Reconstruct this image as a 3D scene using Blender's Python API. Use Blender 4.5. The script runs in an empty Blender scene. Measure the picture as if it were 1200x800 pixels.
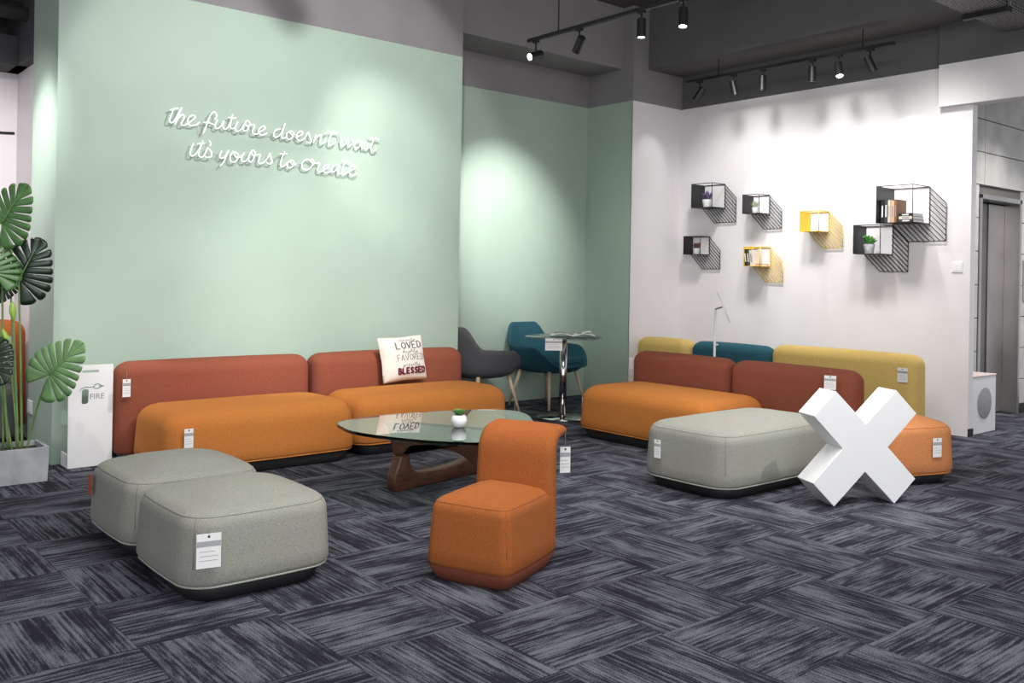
import bpy, bmesh, math, random
from mathutils import Vector, Matrix
random.seed(7)
S = bpy.context.scene
COL = S.collection
PI = math.pi
# ------------------------------------------------------------------ camera
FOC, PPX, PPY, ROLL, HCAM = 1079.0, 600.0, 324.0, math.radians(1.0), 1.27
az = math.radians(49.9)
fwd = Vector((math.cos(az), math.sin(az), 0)); rgt = Vector((math.sin(az), -math.cos(az), 0)); upv = Vector((0, 0, 1))
cr = rgt*math.cos(ROLL) + upv*math.sin(ROLL); cu = -rgt*math.sin(ROLL) + upv*math.cos(ROLL)
cam_d = bpy.data.cameras.new('camera'); cam = bpy.data.objects.new('camera', cam_d); COL.objects.link(cam)
m = Matrix((cr, cu, -fwd)).transposed().to_4x4(); m.translation = (0, 0, HCAM); cam.matrix_world = m
cam_d.sensor_width = 36; cam_d.lens = FOC*36/1200; cam_d.shift_y = -(400-PPY)/1200; cam_d.clip_start = .05
S.camera = cam
# ------------------------------------------------------------------ world, exposure
wd = bpy.data.worlds.new('world'); S.world = wd; wd.use_nodes = True
bg = wd.node_tree.nodes['Background']; bg.inputs[0].default_value = (.93, .96, 1, 1); bg.inputs[1].default_value = .60
S.view_settings.view_transform = 'Standard'; S.view_settings.look = 'None'
S.view_settings.exposure = 0.33; S.view_settings.gamma = 1; S.view_settings.use_curve_mapping = False
# added fill lights, unseen: one behind the camera, one overhead
def area(name, loc, target, sx, sy, power, col=(1, 1, 1)):
    l = bpy.data.lights.new(name, 'AREA'); l.shape = 'RECTANGLE'; l.size = sx; l.size_y = sy; l.energy = power; l.color = col
    o = bpy.data.objects.new(name, l); COL.objects.link(o); o.location = loc
    o.rotation_euler = (Vector(target)-Vector(loc)).to_track_quat('-Z', 'Y').to_euler(); return o
area('front_fill', (-.6, -2.6, 2.3), (3.6, 4.6, .6), 5.0, 2.6, 135, (.95, .97, 1))  # added frontal fill, no window stands here
area('overhead_fill', (2.6, 2.2, 4.0), (2.9, 2.6, 0), 3.0, 3.0, 190, (1, .98, .95))  # added soft top fill without any fixture
# ------------------------------------------------------------------ materials
MATS = {}
def nt(name):
    mt = bpy.data.materials.new(name); mt.use_nodes = True; MATS[name] = mt
    t = mt.node_tree; return mt, t, t.nodes['Principled BSDF']
def plain(name, col, rough=.6, metal=0, var=0, vscale=6, bump=0, bscale=200, emit=0, spec=.5):
    mt, t, b = nt(name)
    b.inputs['Base Color'].default_value = (*col, 1); b.inputs['Roughness'].default_value = rough
    b.inputs['Metallic'].default_value = metal; b.inputs['Specular IOR Level'].default_value = spec
    tc = t.nodes.new('ShaderNodeTexCoord')
    if var:
        n = t.nodes.new('ShaderNodeTexNoise'); n.inputs['Scale'].default_value = vscale; n.inputs['Detail'].default_value = 6
        t.links.new(tc.outputs['Object'], n.inputs['Vector'])
        r = t.nodes.new('ShaderNodeValToRGB')
        r.color_ramp.elements[0].position = .3; r.color_ramp.elements[1].position = .7
        r.color_ramp.elements[0].color = (*[max(0, c*(1-var)) for c in col], 1); r.color_ramp.elements[1].color = (*[min(1, c*(1+var)) for c in col], 1)
        t.links.new(n.outputs['Fac'], r.inputs['Fac']); t.links.new(r.outputs['Color'], b.inputs['Base Color'])
    if bump:
        n2 = t.nodes.new('ShaderNodeTexNoise'); n2.inputs['Scale'].default_value = bscale; n2.inputs['Detail'].default_value = 3
        t.links.new(tc.outputs['Object'], n2.inputs['Vector'])
        bp = t.nodes.new('ShaderNodeBump'); bp.inputs['Strength'].default_value = bump; bp.inputs['Distance'].default_value = .003
        t.links.new(n2.outputs['Fac'], bp.inputs['Height']); t.links.new(bp.outputs['Normal'], b.inputs['Normal'])
    if emit:
        b.inputs['Emission Color'].default_value = (1, 1, 1, 1); b.inputs['Emission Strength'].default_value = emit
    return mt
def fabric(name, col, var=.24, scale=260, sheen=.08):
    mt, t, b = nt(name)
    b.inputs['Roughness'].default_value = .95; b.inputs['Specular IOR Level'].default_value = .15
    b.inputs['Sheen Weight'].default_value = sheen; b.inputs['Sheen Roughness'].default_value = .5
    b.inputs['Sheen Tint'].default_value = (*[min(1, c*1.3+.1) for c in col], 1)
    tc = t.nodes.new('ShaderNodeTexCoord')
    n = t.nodes.new('ShaderNodeTexNoise'); n.inputs['Scale'].default_value = scale; n.inputs['Detail'].default_value = 2
    t.links.new(tc.outputs['Object'], n.inputs['Vector'])
    r = t.nodes.new('ShaderNodeValToRGB'); r.color_ramp.elements[0].position = .3; r.color_ramp.elements[1].position = .7
    r.color_ramp.elements[0].color = (*[c*(1-var) for c in col], 1); r.color_ramp.elements[1].color = (*[min(1, c*(1+var)) for c in col], 1)
    t.links.new(n.outputs['Fac'], r.inputs['Fac'])
    n3 = t.nodes.new('ShaderNodeTexNoise'); n3.inputs['Scale'].default_value = 3.0; n3.inputs['Detail'].default_value = 3
    t.links.new(tc.outputs['Object'], n3.inputs['Vector'])
    mx = t.nodes.new('ShaderNodeMix'); mx.data_type = 'RGBA'; mx.blend_type = 'MULTIPLY'; mx.inputs[0].default_value = .12
    t.links.new(r.outputs['Color'], mx.inputs[6]); t.links.new(n3.outputs['Color'], mx.inputs[7])
    t.links.new(mx.outputs[2], b.inputs['Base Color'])
    bp = t.nodes.new('ShaderNodeBump'); bp.inputs['Strength'].default_value = .35; bp.inputs['Distance'].default_value = .002
    t.links.new(n.outputs['Fac'], bp.inputs['Height']); t.links.new(bp.outputs['Normal'], b.inputs['Normal'])
    return mt
def carpet(name):
    mt, t, b = nt(name); L = t.links.new
    b.inputs['Roughness'].default_value = .98; b.inputs['Specular IOR Level'].default_value = .12
    uv = t.nodes.new('ShaderNodeUVMap'); oi = t.nodes.new('ShaderNodeObjectInfo')
    ad = t.nodes.new('ShaderNodeVectorMath'); ad.operation = 'ADD'
    mu = t.nodes.new('ShaderNodeMath'); mu.operation = 'MULTIPLY'; mu.inputs[1].default_value = 91.7; L(oi.outputs['Random'], mu.inputs[0])
    cb = t.nodes.new('ShaderNodeCombineXYZ'); L(mu.outputs[0], cb.inputs[0]); L(mu.outputs[0], cb.inputs[1])
    L(uv.outputs[0], ad.inputs[0]); L(cb.outputs[0], ad.inputs[1])
    def noise(sx, sy, det, rgh=.55):
        mp = t.nodes.new('ShaderNodeMapping'); mp.inputs['Scale'].default_value = (sx, sy, 1); L(ad.outputs[0], mp.inputs[0])
        n = t.nodes.new('ShaderNodeTexNoise'); n.inputs['Scale'].default_value = 1; n.inputs['Detail'].default_value = det; n.inputs['Roughness'].default_value = rgh
        L(mp.outputs[0], n.inputs['Vector']); return n.outputs['Fac']
    def math_(op, a, c):
        x = t.nodes.new('ShaderNodeMath'); x.operation = op
        for i, v in enumerate((a, c)):
            if isinstance(v, (int, float)): x.inputs[i].default_value = v
            else: L(v, x.inputs[i])
        return x.outputs[0]
    streak = noise(1.7, 78, 3, .5); patch = noise(3.2, 9, 2, .45); mott = noise(14, 60, 2); pile = noise(190, 190, 2)
    f = math_('ADD', math_('MULTIPLY', streak, .50), math_('MULTIPLY', patch, .36)); f = math_('ADD', f, math_('MULTIPLY', mott, .20))
    f = math_('ADD', f, math_('MULTIPLY', pile, .18))
    r = t.nodes.new('ShaderNodeValToRGB'); e = r.color_ramp.elements
    e[0].position = .54; e[0].color = (.017, .018, .025, 1); e[1].position = .72; e[1].color = (.138, .143, .172, 1)
    k = e.new(.595); k.color = (.030, .031, .041, 1); k = e.new(.64); k.color = (.080, .083, .102, 1)
    L(f, r.inputs['Fac']); 
    pr = t.nodes.new('ShaderNodeMix'); pr.data_type = 'RGBA'; pr.blend_type = 'MULTIPLY'; pr.inputs[0].default_value = .55
    rr = t.nodes.new('ShaderNodeValToRGB'); rr.color_ramp.elements[0].position = .35; rr.color_ramp.elements[0].color = (.45, .45, .45, 1); rr.color_ramp.elements[1].position = .65; rr.color_ramp.elements[1].color = (1.3, 1.3, 1.3, 1)
    L(pile, rr.inputs['Fac']); L(r.outputs['Color'], pr.inputs[6]); L(rr.outputs['Color'], pr.inputs[7]); L(pr.outputs[2], b.inputs['Base Color'])
    bp = t.nodes.new('ShaderNodeBump'); bp.inputs['Strength'].default_value = .5; bp.inputs['Distance'].default_value = .003
    L(pile, bp.inputs['Height']); L(bp.outputs['Normal'], b.inputs['Normal']); return mt
def wood(name, c0, c1, scale=(2, 30, 30), rough=.4):
    mt, t, b = nt(name); L = t.links.new; b.inputs['Roughness'].default_value = rough
    tc = t.nodes.new('ShaderNodeTexCoord'); mp = t.nodes.new('ShaderNodeMapping'); mp.inputs['Scale'].default_value = scale
    n = t.nodes.new('ShaderNodeTexNoise'); n.inputs['Scale'].default_value = 2; n.inputs['Detail'].default_value = 6; n.inputs['Distortion'].default_value = .8
    r = t.nodes.new('ShaderNodeValToRGB'); r.color_ramp.elements[0].position = .3; r.color_ramp.elements[1].position = .7
    r.color_ramp.elements[0].color = (*c0, 1); r.color_ramp.elements[1].color = (*c1, 1)
    L(tc.outputs['Object'], mp.inputs[0]); L(mp.outputs[0], n.inputs['Vector']); L(n.outputs['Fac'], r.inputs['Fac']); L(r.outputs['Color'], b.inputs['Base Color']); return mt
def glass(name, col, rough=0.0):
    mt, t, b = nt(name); b.inputs['Base Color'].default_value = (*col, 1); b.inputs['Transmission Weight'].default_value = 1
    b.inputs['Roughness'].default_value = rough; b.inputs['IOR'].default_value = 1.5; return mt
def leafmat(name, c0, c1):
    mt = plain(name, c0, .38, 0, .3, 9); return mt

GREEN = plain('sage_green_paint', (.375, .475, .395), .55, 0, .03, 3, .05, 300)
GREY = plain('grey_paint', (.235, .22, .232), .75, 0, .06, 3, .06, 300)
DARK = plain('dark_grey_paint', (.052, .051, .055), .8, 0, .06, 3, .06, 300)
GREY_SHADE = plain('grey_paint_shaded', (.115, .11, .115), .8, 0, .06, 3, .06, 300)  # same grey paint toned down, shade put into the colour
CEIL = plain('ceiling_paint', (.085, .08, .087), .85, 0, .05, 2)
WHITE = plain('white_paint', (.79, .76, .775), .6, 0, .015, 3, .04, 300)
PINK = plain('pale_wall_paint', (.72, .67, .69), .6, 0, .015, 3)
CARPET = carpet('carpet_tile_pile')
SUB = plain('subfloor', (.02, .02, .022), .95)
RUST = fabric('rust_fabric', (.27, .080, .047))
ORANGE = fabric('orange_fabric', (.52, .185, .042))
ORANGE2 = fabric('burnt_orange_fabric', (.365, .110, .030))
SALMON = fabric('salmon_fabric', (.60, .235, .09))
SAGEGREY = fabric('grey_green_fabric', (.295, .293, .255))
YELLOW = fabric('mustard_fabric', (.66, .46, .15))
TEAL = fabric('teal_fabric', (.028, .10, .135))
CHARC = fabric('charcoal_fabric', (.105, .102, .112))
BASEBROWN = fabric('brown_base_fabric', (.15, .042, .026))
SEAM = plain('seam_thread', (.30, .085, .02), .9)
SEAMG = plain('grey_seam_thread', (.17, .175, .145), .9)
PIPEG = fabric('grey_piping', (.42, .43, .38)); PIPEO = fabric('orange_piping', (.62, .23, .05))
BLACKP = plain('black_plinth', (.010, .010, .011), .6)
BLACKM = plain('black_metal', (.012, .012, .014), .45, .0)
YELM = plain('yellow_metal', (.80, .53, .035), .45)
WHITEM = plain('white_lacquer', (.84, .84, .85), .35)
WHITEP = plain('white_plastic', (.80, .80, .80), .5)
CHROME = plain('chrome', (.62, .60, .60), .12, 1)
STEEL = plain('brushed_steel', (.42, .40, .39), .32, 1, .12, 2)
STEELD = plain('dark_brushed_steel', (.20, .19, .19), .35, 1, .15, 2)
CONC = plain('concrete_panel', (.50, .485, .47), .7, 0, .14, 5, .15, 60)
CONCJ = plain('joint_backing', (.12, .115, .11), .9)
POTC = plain('concrete_planter', (.33, .345, .365), .75, 0, .22, 9, .2, 60)
SOIL = plain('potting_bark', (.05, .03, .018), .95, 0, .5, 40, .8, 60)
WALNUT = wood('walnut', (.045, .016, .008), (.13, .050, .026))
OAK = wood('pale_oak', (.50, .36, .24), (.68, .53, .38), (30, 30, 2), .5)
GLASS = glass('clear_glass', (.80, .93, .86)); 
GLASSEDGE = glass('glass_edge', (.15, .38, .30))
LEAF = plain('leaf_green', (.055, .145, .035), .35, 0, .3, 8)
LEAFD = plain('leaf_dark_green', (.008, .022, .010), .3, 0, .35, 8)
LEAFL = plain('leaf_light_green', (.12, .235, .085), .4, 0, .3, 8)
LEAFN = plain('leaf_new_green', (.27, .45, .06), .45, 0, .2, 9)
STEMM = plain('petiole_green', (.16, .26, .085), .45, 0, .2, 9)
SUCC = plain('succulent_green', (.09, .30, .06), .5, 0, .25, 20)
LAV = plain('lavender_foliage', (.16, .12, .24), .8, 0, .3, 20)
REDF = plain('reddish_foliage', (.17, .07, .045), .8, 0, .3, 20)
PALEF = plain('pale_foliage', (.40, .45, .28), .8, 0, .3, 20)
PAPER = plain('paper', (.82, .81, .80), .7); PRINT = plain('print_grey', (.28, .28, .30), .7); INK = plain('ink', (.06, .05, .055), .8)
BAND = plain('tag_band', (.36, .37, .39), .7); REDTAG = plain('red_tag', (.45, .07, .02), .6)
LINEN = fabric('cream_linen', (.78, .74, .68), .05, 500, .1)
MAROON = plain('maroon_print', (.135, .012, .035), .9); CHPRINT = plain('charcoal_print', (.085, .06, .065), .9)
NEON = plain('neon_tube', (.9, .9, .9), .3, emit=.28); CLEARCAB = plain('sign_cable', (.35, .36, .33), .5)
LENS_ON = plain('spot_lens_lit', (1, 1, 1), .3, emit=14); LENS_OFF = plain('spot_lens', (.5, .5, .5), .15)
TRAYM = None
def tray_mat():
    mt, t, b = nt('perforated_tray'); L = t.links.new
    b.inputs['Roughness'].default_value = .6; b.inputs['Metallic'].default_value = .2
    tc = t.nodes.new('ShaderNodeTexCoord'); v = t.nodes.new('ShaderNodeTexVoronoi'); v.inputs['Scale'].default_value = 42; v.inputs['Randomness'].default_value = .15
    r = t.nodes.new('ShaderNodeValToRGB'); r.color_ramp.elements[0].position = .38; r.color_ramp.elements[0].color = (.015, .015, .015, 1); r.color_ramp.elements[1].position = .45; r.color_ramp.elements[1].color = (.30, .29, .29, 1)
    L(tc.outputs['Object'], v.inputs['Vector']); L(v.outputs['Distance'], r.inputs['Fac']); L(r.outputs['Color'], b.inputs['Base Color']); return mt
TRAYM = tray_mat()
# ------------------------------------------------------------------ helpers
def link(o, parent=None):
    COL.objects.link(o)
    if parent is not None: o.parent = parent
    return o
def mesh(name, V, F, mat, parent=None, smooth=False, loc=None, rot=None, bevel=0, seg=2):
    me = bpy.data.meshes.new(name); me.from_pydata([tuple(v) for v in V], [], F); me.update()
    bm = bmesh.new(); bm.from_mesh(me); bmesh.ops.recalc_face_normals(bm, faces=bm.faces)
    if bevel: bmesh.ops.bevel(bm, geom=bm.edges[:], offset=bevel, segments=seg, affect='EDGES', profile=.5)
    bm.to_mesh(me); bm.free()
    me.materials.append(mat)
    if smooth:
        for p in me.polygons: p.use_smooth = True
    o = bpy.data.objects.new(name, me); link(o, parent)
    if loc is not None: o.location = loc
    if rot is not None: o.rotation_euler = rot
    return o
def tag(o, label, cat, group=None, kind=None):
    if label: o['label'] = label
    if cat: o['category'] = cat
    if group: o['group'] = group
    if kind: o['kind'] = kind
    return o
def thing(name, label, cat, loc=(0, 0, 0), rz=0, group=None, rot=None):
    o = bpy.data.objects.new(name, None); COL.objects.link(o); o.empty_display_size = .1
    o.location = loc; o.rotation_euler = rot if rot else (0, 0, rz); return tag(o, label, cat, group)
BOXF = [(0, 1, 2, 3), (4, 7, 6, 5), (0, 4, 5, 1), (1, 5, 6, 2), (2, 6, 7, 3), (3, 7, 4, 0)]
def bxv(x0, x1, y0, y1, z0, z1):
    return [(x0, y0, z0), (x1, y0, z0), (x1, y1, z0), (x0, y1, z0), (x0, y0, z1), (x1, y0, z1), (x1, y1, z1), (x0, y1, z1)]
def box(name, x0, x1, y0, y1, z0, z1, mat, parent=None, bevel=0, seg=2, kind=None, rot=None, loc=None):
    o = mesh(name, bxv(x0, x1, y0, y1, z0, z1), BOXF, mat, parent, bevel=bevel, seg=seg, rot=rot, loc=loc)
    if kind: o['kind'] = kind
    return o
def boxes(name, L_, mat, parent=None):
    V = []; F = []
    for b in L_:
        k = len(V); V += bxv(*b); F += [tuple(i+k for i in f) for f in BOXF]
    return mesh(name, V, F, mat, parent)
def catmull(P, n=5):
    P = [Vector(p) for p in P]
    if len(P) < 3: return P
    Q = [P[0]*2-P[1]]+P+[P[-1]*2-P[-2]]; out = []
    for i in range(1, len(Q)-2):
        a, b, c, d = Q[i-1:i+3]
        for k in range(n):
            t = k/n
            out.append(.5*((2*b)+(c-a)*t+(2*a-5*b+4*c-d)*t*t+(3*b-a-3*c+d)*t**3))
    out.append(P[-1]); return out
def tubeVF(P, r, n=8, closed=False, r1=None):
    P = [Vector(p) for p in P]; N = len(P); V = []; F = []
    u = None
    for i, p in enumerate(P):
        if closed: t = (P[(i+1) % N]-P[i-1])
        else: t = P[min(i+1, N-1)]-P[max(i-1, 0)]
        if t.length < 1e-9: t = Vector((0, 0, 1))
        t.normalize()
        if u is None:
            a = Vector((0, 0, 1)) if abs(t.z) < .9 else Vector((1, 0, 0)); u = t.cross(a).normalized()
        else:
            u = (u-t*u.dot(t)); u = u.normalized() if u.length > 1e-6 else t.orthogonal().normalized()
        w = t.cross(u); rr = r if r1 is None else r+(r1-r)*i/(N-1)
        for k in range(n):
            an = 2*PI*k/n; V.append(p+(u*math.cos(an)+w*math.sin(an))*rr)
    for i in range(N if closed else N-1):
        j = (i+1) % N
        for k in range(n): F.append((i*n+k, i*n+(k+1) % n, j*n+(k+1) % n, j*n+k))
    if not closed: F.append(tuple(range(n))[::-1]); F.append(tuple((N-1)*n+k for k in range(n)))
    return V, F
def tubes(name, strokes, r, mat, parent=None, n=8, closed=False, smooth=True, r1=None):
    V = []; F = []
    for s in strokes:
        v, f = tubeVF(s, r, n, closed, r1); k = len(V); V += v; F += [tuple(i+k for i in g) for g in f]
    return mesh(name, V, F, mat, parent, smooth)
def tube(name, P, r, mat, parent=None, n=8, closed=False, r1=None): return tubes(name, [P], r, mat, parent, n, closed, True, r1)
def lathe(name, prof, mat, parent=None, n=28, loc=None, smooth=True):
    V = []; F = []
    for r, z in prof:
        for k in range(n): a = 2*PI*k/n; V.append((r*math.cos(a), r*math.sin(a), z))
    for i in range(len(prof)-1):
        for k in range(n): F.append((i*n+k, i*n+(k+1) % n, (i+1)*n+(k+1) % n, (i+1)*n+k))
    if prof[0][0] > 1e-6: F.append(tuple(range(n))[::-1])
    if prof[-1][0] > 1e-6: F.append(tuple((len(prof)-1)*n+k for k in range(n)))
    o = mesh(name, V, F, mat, parent, smooth, loc)
    bm = bmesh.new(); bm.from_mesh(o.data); bmesh.ops.remove_doubles(bm, verts=bm.verts, dist=1e-6); bm.to_mesh(o.data); bm.free()
    return o
def sharp(o, ang=40):
    o.data.set_sharp_from_angle(angle=math.radians(ang)); return o
def rrect(hx, hy, r, bulge=0, nc=6, ns=6):
    """rounded rectangle, ccw, with gently bulging sides"""
    r = min(r, hx*.98, hy*.98); P = []
    for cx, cy, a0 in ((1, 1, 0), (-1, 1, 90), (-1, -1, 180), (1, -1, 270)):
        for k in range(nc+1):
            a = math.radians(a0+90*k/nc); P.append([cx*(hx-r)+r*math.cos(a), cy*(hy-r)+r*math.sin(a)])
        nx = {0: (-1, 1), 90: (-1, -1), 180: (1, -1), 270: (1, 1)}[a0]
        ax, ay = P[-1]; bx_, by = nx[0]*(hx-r) if a0 in (0, 180) else P[-1][0], nx[1]*(hy-r) if a0 in (90, 270) else P[-1][1]
        if a0 == 0: bx_, by = -(hx-r), hy
        if a0 == 90: bx_, by = -hx, -(hy-r)
        if a0 == 180: bx_, by = (hx-r), -hy
        if a0 == 270: bx_, by = hx, (hy-r)
        for k in range(1, ns): P.append([ax+(bx_-ax)*k/ns, ay+(by-ay)*k/ns])
    if bulge:
        for p in P:
            x, y = p[0]/hx, p[1]/hy
            p[0] += bulge*x*(1-y*y); p[1] += bulge*y*(1-x*x)
    return P
def loftVF(R, cap0=True, cap1=True):
    n = len(R[0]); V = [p for r in R for p in r]; F = []
    for i in range(len(R)-1):
        for k in range(n): F.append((i*n+k, i*n+(k+1) % n, (i+1)*n+(k+1) % n, (i+1)*n+k))
    if cap0: F.append(tuple(range(n))[::-1])
    if cap1: F.append(tuple((len(R)-1)*n+k for k in range(n)))
    return V, F
def padrings(hx, hy, z0, z1, re, rc, bulge=.012, taper=.012, crown=.012):
    R = []
    def ring(inset, z, rcs=None): R.append([(x, y, z) for x, y in rrect(hx-inset, hy-inset, max(.015, (rcs if rcs else rc)-inset*.35), bulge)])
    ring(.03, z0-.004); ring(.010, z0); ring(.0, z0+.02)
    zs = z1-re
    for k in range(1, 5): ring(taper*k/4, z0+.02+(zs-z0-.02)*k/4)
    for k in range(1, 8):
        a = PI/2*k/7; ring(taper+re*(1-math.cos(a)), zs+re*math.sin(a)-crown*(1-0)*0)
    top = R[-1]
    for s in (.82, .62, .42, .2, .05):
        R.append([(x*s, y*s, z+crown*(1-s*s)) for x, y, z in top])
    return R
def pad(name, hx, hy, z0, z1, re, rc, mat, parent, loc=(0, 0, 0), bulge=.012, taper=.012, crown=.012, seam=None, pipe=None, corner_seams=True):
    R = padrings(hx, hy, z0, z1, re, rc, bulge, taper, crown); V, F = loftVF(R)
    o = mesh(name, V, F, mat, parent, True, loc)
    if seam:
        ring = [Vector(p) for p in R[9]]
        strokes = []; v, f = tubeVF(ring, .0016, 5, True)
        if corner_seams:
            for q in range(4):
                idx = q*12+3
                v2, f2 = tubeVF([Vector(R[i][idx]) for i in range(3, 10)], .0014, 5); k = len(v); v += v2; f += [tuple(i+k for i in g) for g in f2]
        mesh('seam', v, f, seam, o, True)
    if pipe: tube('piping', R[1], .0045, pipe, o, 6, True)
    return o
def plinth(hx, hy, z1, rc, parent, loc=(0, 0, 0), inset=.03):
    R = [[(x, y, 0) for x, y in rrect(hx-inset-.018, hy-inset-.018, rc)], [(x, y, .012) for x, y in rrect(hx-inset-.012, hy-inset-.012, rc)], [(x, y, z1) for x, y in rrect(hx-inset*.4, hy-inset*.4, rc)]]
    V, F = loftVF(R); return mesh('plinth', V, F, BLACKP, parent, True, loc)
def extr(name, P, t, mat, parent, frame, bevel=.004):
    """outline P in (s,z) extruded by t; frame maps (s,z,w) to a point"""
    n = len(P); V = [frame(s, z, -t/2) for s, z in P]+[frame(s, z, t/2) for s, z in P]
    F = [tuple(range(n))[::-1], tuple(range(n, 2*n))]+[(i, (i+1) % n, n+(i+1) % n, n+i) for i in range(n)]
    me = bpy.data.meshes.new(name); me.from_pydata([tuple(v) for v in V], [], F); bm = bmesh.new(); bm.from_mesh(me)
    bmesh.ops.recalc_face_normals(bm, faces=bm.faces)
    if bevel:
        ed = [e for e in bm.edges if e.calc_face_angle(0) > 1.0]
        bmesh.ops.bevel(bm, geom=ed, offset=bevel, segments=3, affect='EDGES', profile=.5)
    bm.to_mesh(me); bm.free(); me.materials.append(mat)
    for p in me.polygons: p.use_smooth = True
    me.set_sharp_from_angle(angle=math.radians(50))
    o = bpy.data.objects.new(name, me); return link(o, parent)
def struct(o, label=None):
    o['kind'] = 'structure'
    if label: o['label'] = label
    return o
# ------------------------------------------------------------------ the setting
ZC = 4.1; XW = 7.859; YA = 6.456; YB = 7.16; XR = 7.07; YC = 6.505
floor = struct(box('floor', -3.2, 12, -3.2, 10.2, -.10, -.007, SUB), 'dark carpet tile floor laid in quarter-turned squares')
# carpet tiles: each a piece of the floor
PITCH = .503; TX0, TY0 = 1.05, 2.16-.0
def uvtile(me, dirx):
    l = me.uv_layers.new(name='UVMap')
    for lp in me.loops:
        v = me.vertices[lp.vertex_index].co; l.data[lp.index].uv = (v.x, v.y)
g = PITCH/2-.0008
tm = bpy.data.meshes.new('carpet_tile'); tm.from_pydata(bxv(-g, g, -g, g, -.006, 0), [], BOXF); tm.update(); uvtile(tm, 1); tm.materials.append(CARPET)
def proj(x, y, z=0):
    d = Vector((x, y, z-HCAM)); w = d.dot(fwd)
    if w < .3: return None
    return (PPX+FOC*d.dot(cr)/w, PPY-FOC*d.dot(cu)/w)
inview = []; rest = []
for i in range(-9, 22):
    for j in range(-11, 16):
        x = TX0+PITCH*(i+.5); y = TY0+PITCH*(j+.5)
        if x > 11.8 or y > 9.9 or x < -3 or y < -3: continue
        blocked = (1.75 < x < 4.65 and 6.7 < y < 7.0) or (x > 8.1 and y > 4.2) or (y > 7.45 and x > 1.9)
        ps = [proj(x+a*PITCH/2, y+b*PITCH/2) for a in (-1, 1) for b in (-1, 1)]
        vis = not blocked and any(p and -140 < p[0] < 1340 and p[1] < 930 for p in ps)
        if blocked: continue
        (inview if vis else rest).append((x, y, (i+j) % 2))
inview.sort(key=lambda q: q[0]**2+q[1]**2)
if len(inview) > 300: rest += inview[300:]; inview = inview[:300]
for x, y, k in inview:
    o = bpy.data.objects.new('carpet_tile', tm); link(o, floor); o.location = (x, y, random.uniform(-.0006, .0))
    o.rotation_euler = (0, 0, (PI/2 if k else 0)+random.choice((0, PI)))
V = []; F = []; UV = []
for x, y, k in rest:
    n = len(V); V += [(x-g, y-g, -.0003), (x+g, y-g, -.0003), (x+g, y+g, -.0003), (x-g, y+g, -.0003)]; F.append((n, n+1, n+2, n+3))
    ox, oy = random.uniform(0, 50), random.uniform(0, 50)
    q = [(-g, -g), (g, -g), (g, g), (-g, g)]
    UV += [((b if k else a)+ox, (a if k else b)+oy) for a, b in q]
rm = bpy.data.meshes.new('carpet_tile_field'); rm.from_pydata(V, [], F); ul = rm.uv_layers.new(name='UVMap')
for i, u in enumerate(UV): ul.data[i].uv = u
rm.materials.append(CARPET); ro = link(bpy.data.objects.new('carpet_tile_field', rm), floor); ro['kind'] = 'stuff'

ceiling = struct(box('ceiling', -3.2, 12, -3.2, 10.2, ZC, ZC+.1, CEIL), 'dark grey painted ceiling')
# green feature wall block, grey above
wa = struct(box('wall_green', 1.57, 4.83, YA, 7.10, 0, 3.18, GREEN), 'sage green feature wall behind the long sofas')
struct(box('wall_green_upper', 1.57, 4.83, YA, 7.10, 3.18, ZC, GREY), 'grey painted wall above the green feature wall')
struct(box('wall_alcove', 4.83, XR+.1, YB, YB+.12, 0, 3.117, GREEN), 'sage green alcove wall behind the armchairs')
struct(box('wall_alcove_upper', 4.83, XR+.1, YB, YB+.12, 3.117, ZC, GREY), 'grey paint above the alcove wall')
struct(box('wall_alcove_side', 4.83, 4.84, 7.10, YB, 0, ZC, GREEN))
# pier: green side, white front
pier = struct(box('wall_pier', XR+.004, XW, YC+.004, YB, 0, 3.115, WHITE), 'white pier beside the alcove')
struct(box('wall_pier_side', XR, XR+.004, YC, YB, 0, 3.115, GREEN), 'green side of the pier facing the alcove')
struct(box('wall_pier_front', XR, XW, YC, YC+.004, 0, 3.115, WHITE))
struct(box('wall_pier_upper', XR, XW, YC, YB, 3.115, ZC, GREY), 'grey paint above the white pier')
# right wall
struct(box('wall_right', XW, 7.95, 3.41, YC, 0, 3.117, WHITE), 'white wall carrying the wire shelves')
struct(box('wall_right_upper', XW, 7.95, 3.41, YC, 3.117, ZC, GREY_SHADE), 'shade-toned grey paint above the white shelf wall')
# beams
struct(box('beam_right', 7.305, XW, 3.30, YC, 3.47, ZC, GREY_SHADE), 'shade-toned grey beam along the white wall')
struct(box('beam_alcove', 4.83, XR, 6.655, YB, 3.46, ZC, GREY), 'grey beam over the alcove')
# bulkhead over the lift lobby
struct(box('wall_bulkhead', 7.80, 7.95, -3.2, 3.672, 2.775, 3.13, WHITE), 'white bulkhead over the lift lobby')
struct(box('wall_bulkhead_upper', 7.80, 7.95, -3.2, 3.672, 3.13, ZC, GREY_SHADE), 'shade-toned grey paint above the white bulkhead')
struct(box('baseboard_right', 7.865, 7.952, 3.402, 3.41, 0, .065, BLACKM))
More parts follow.
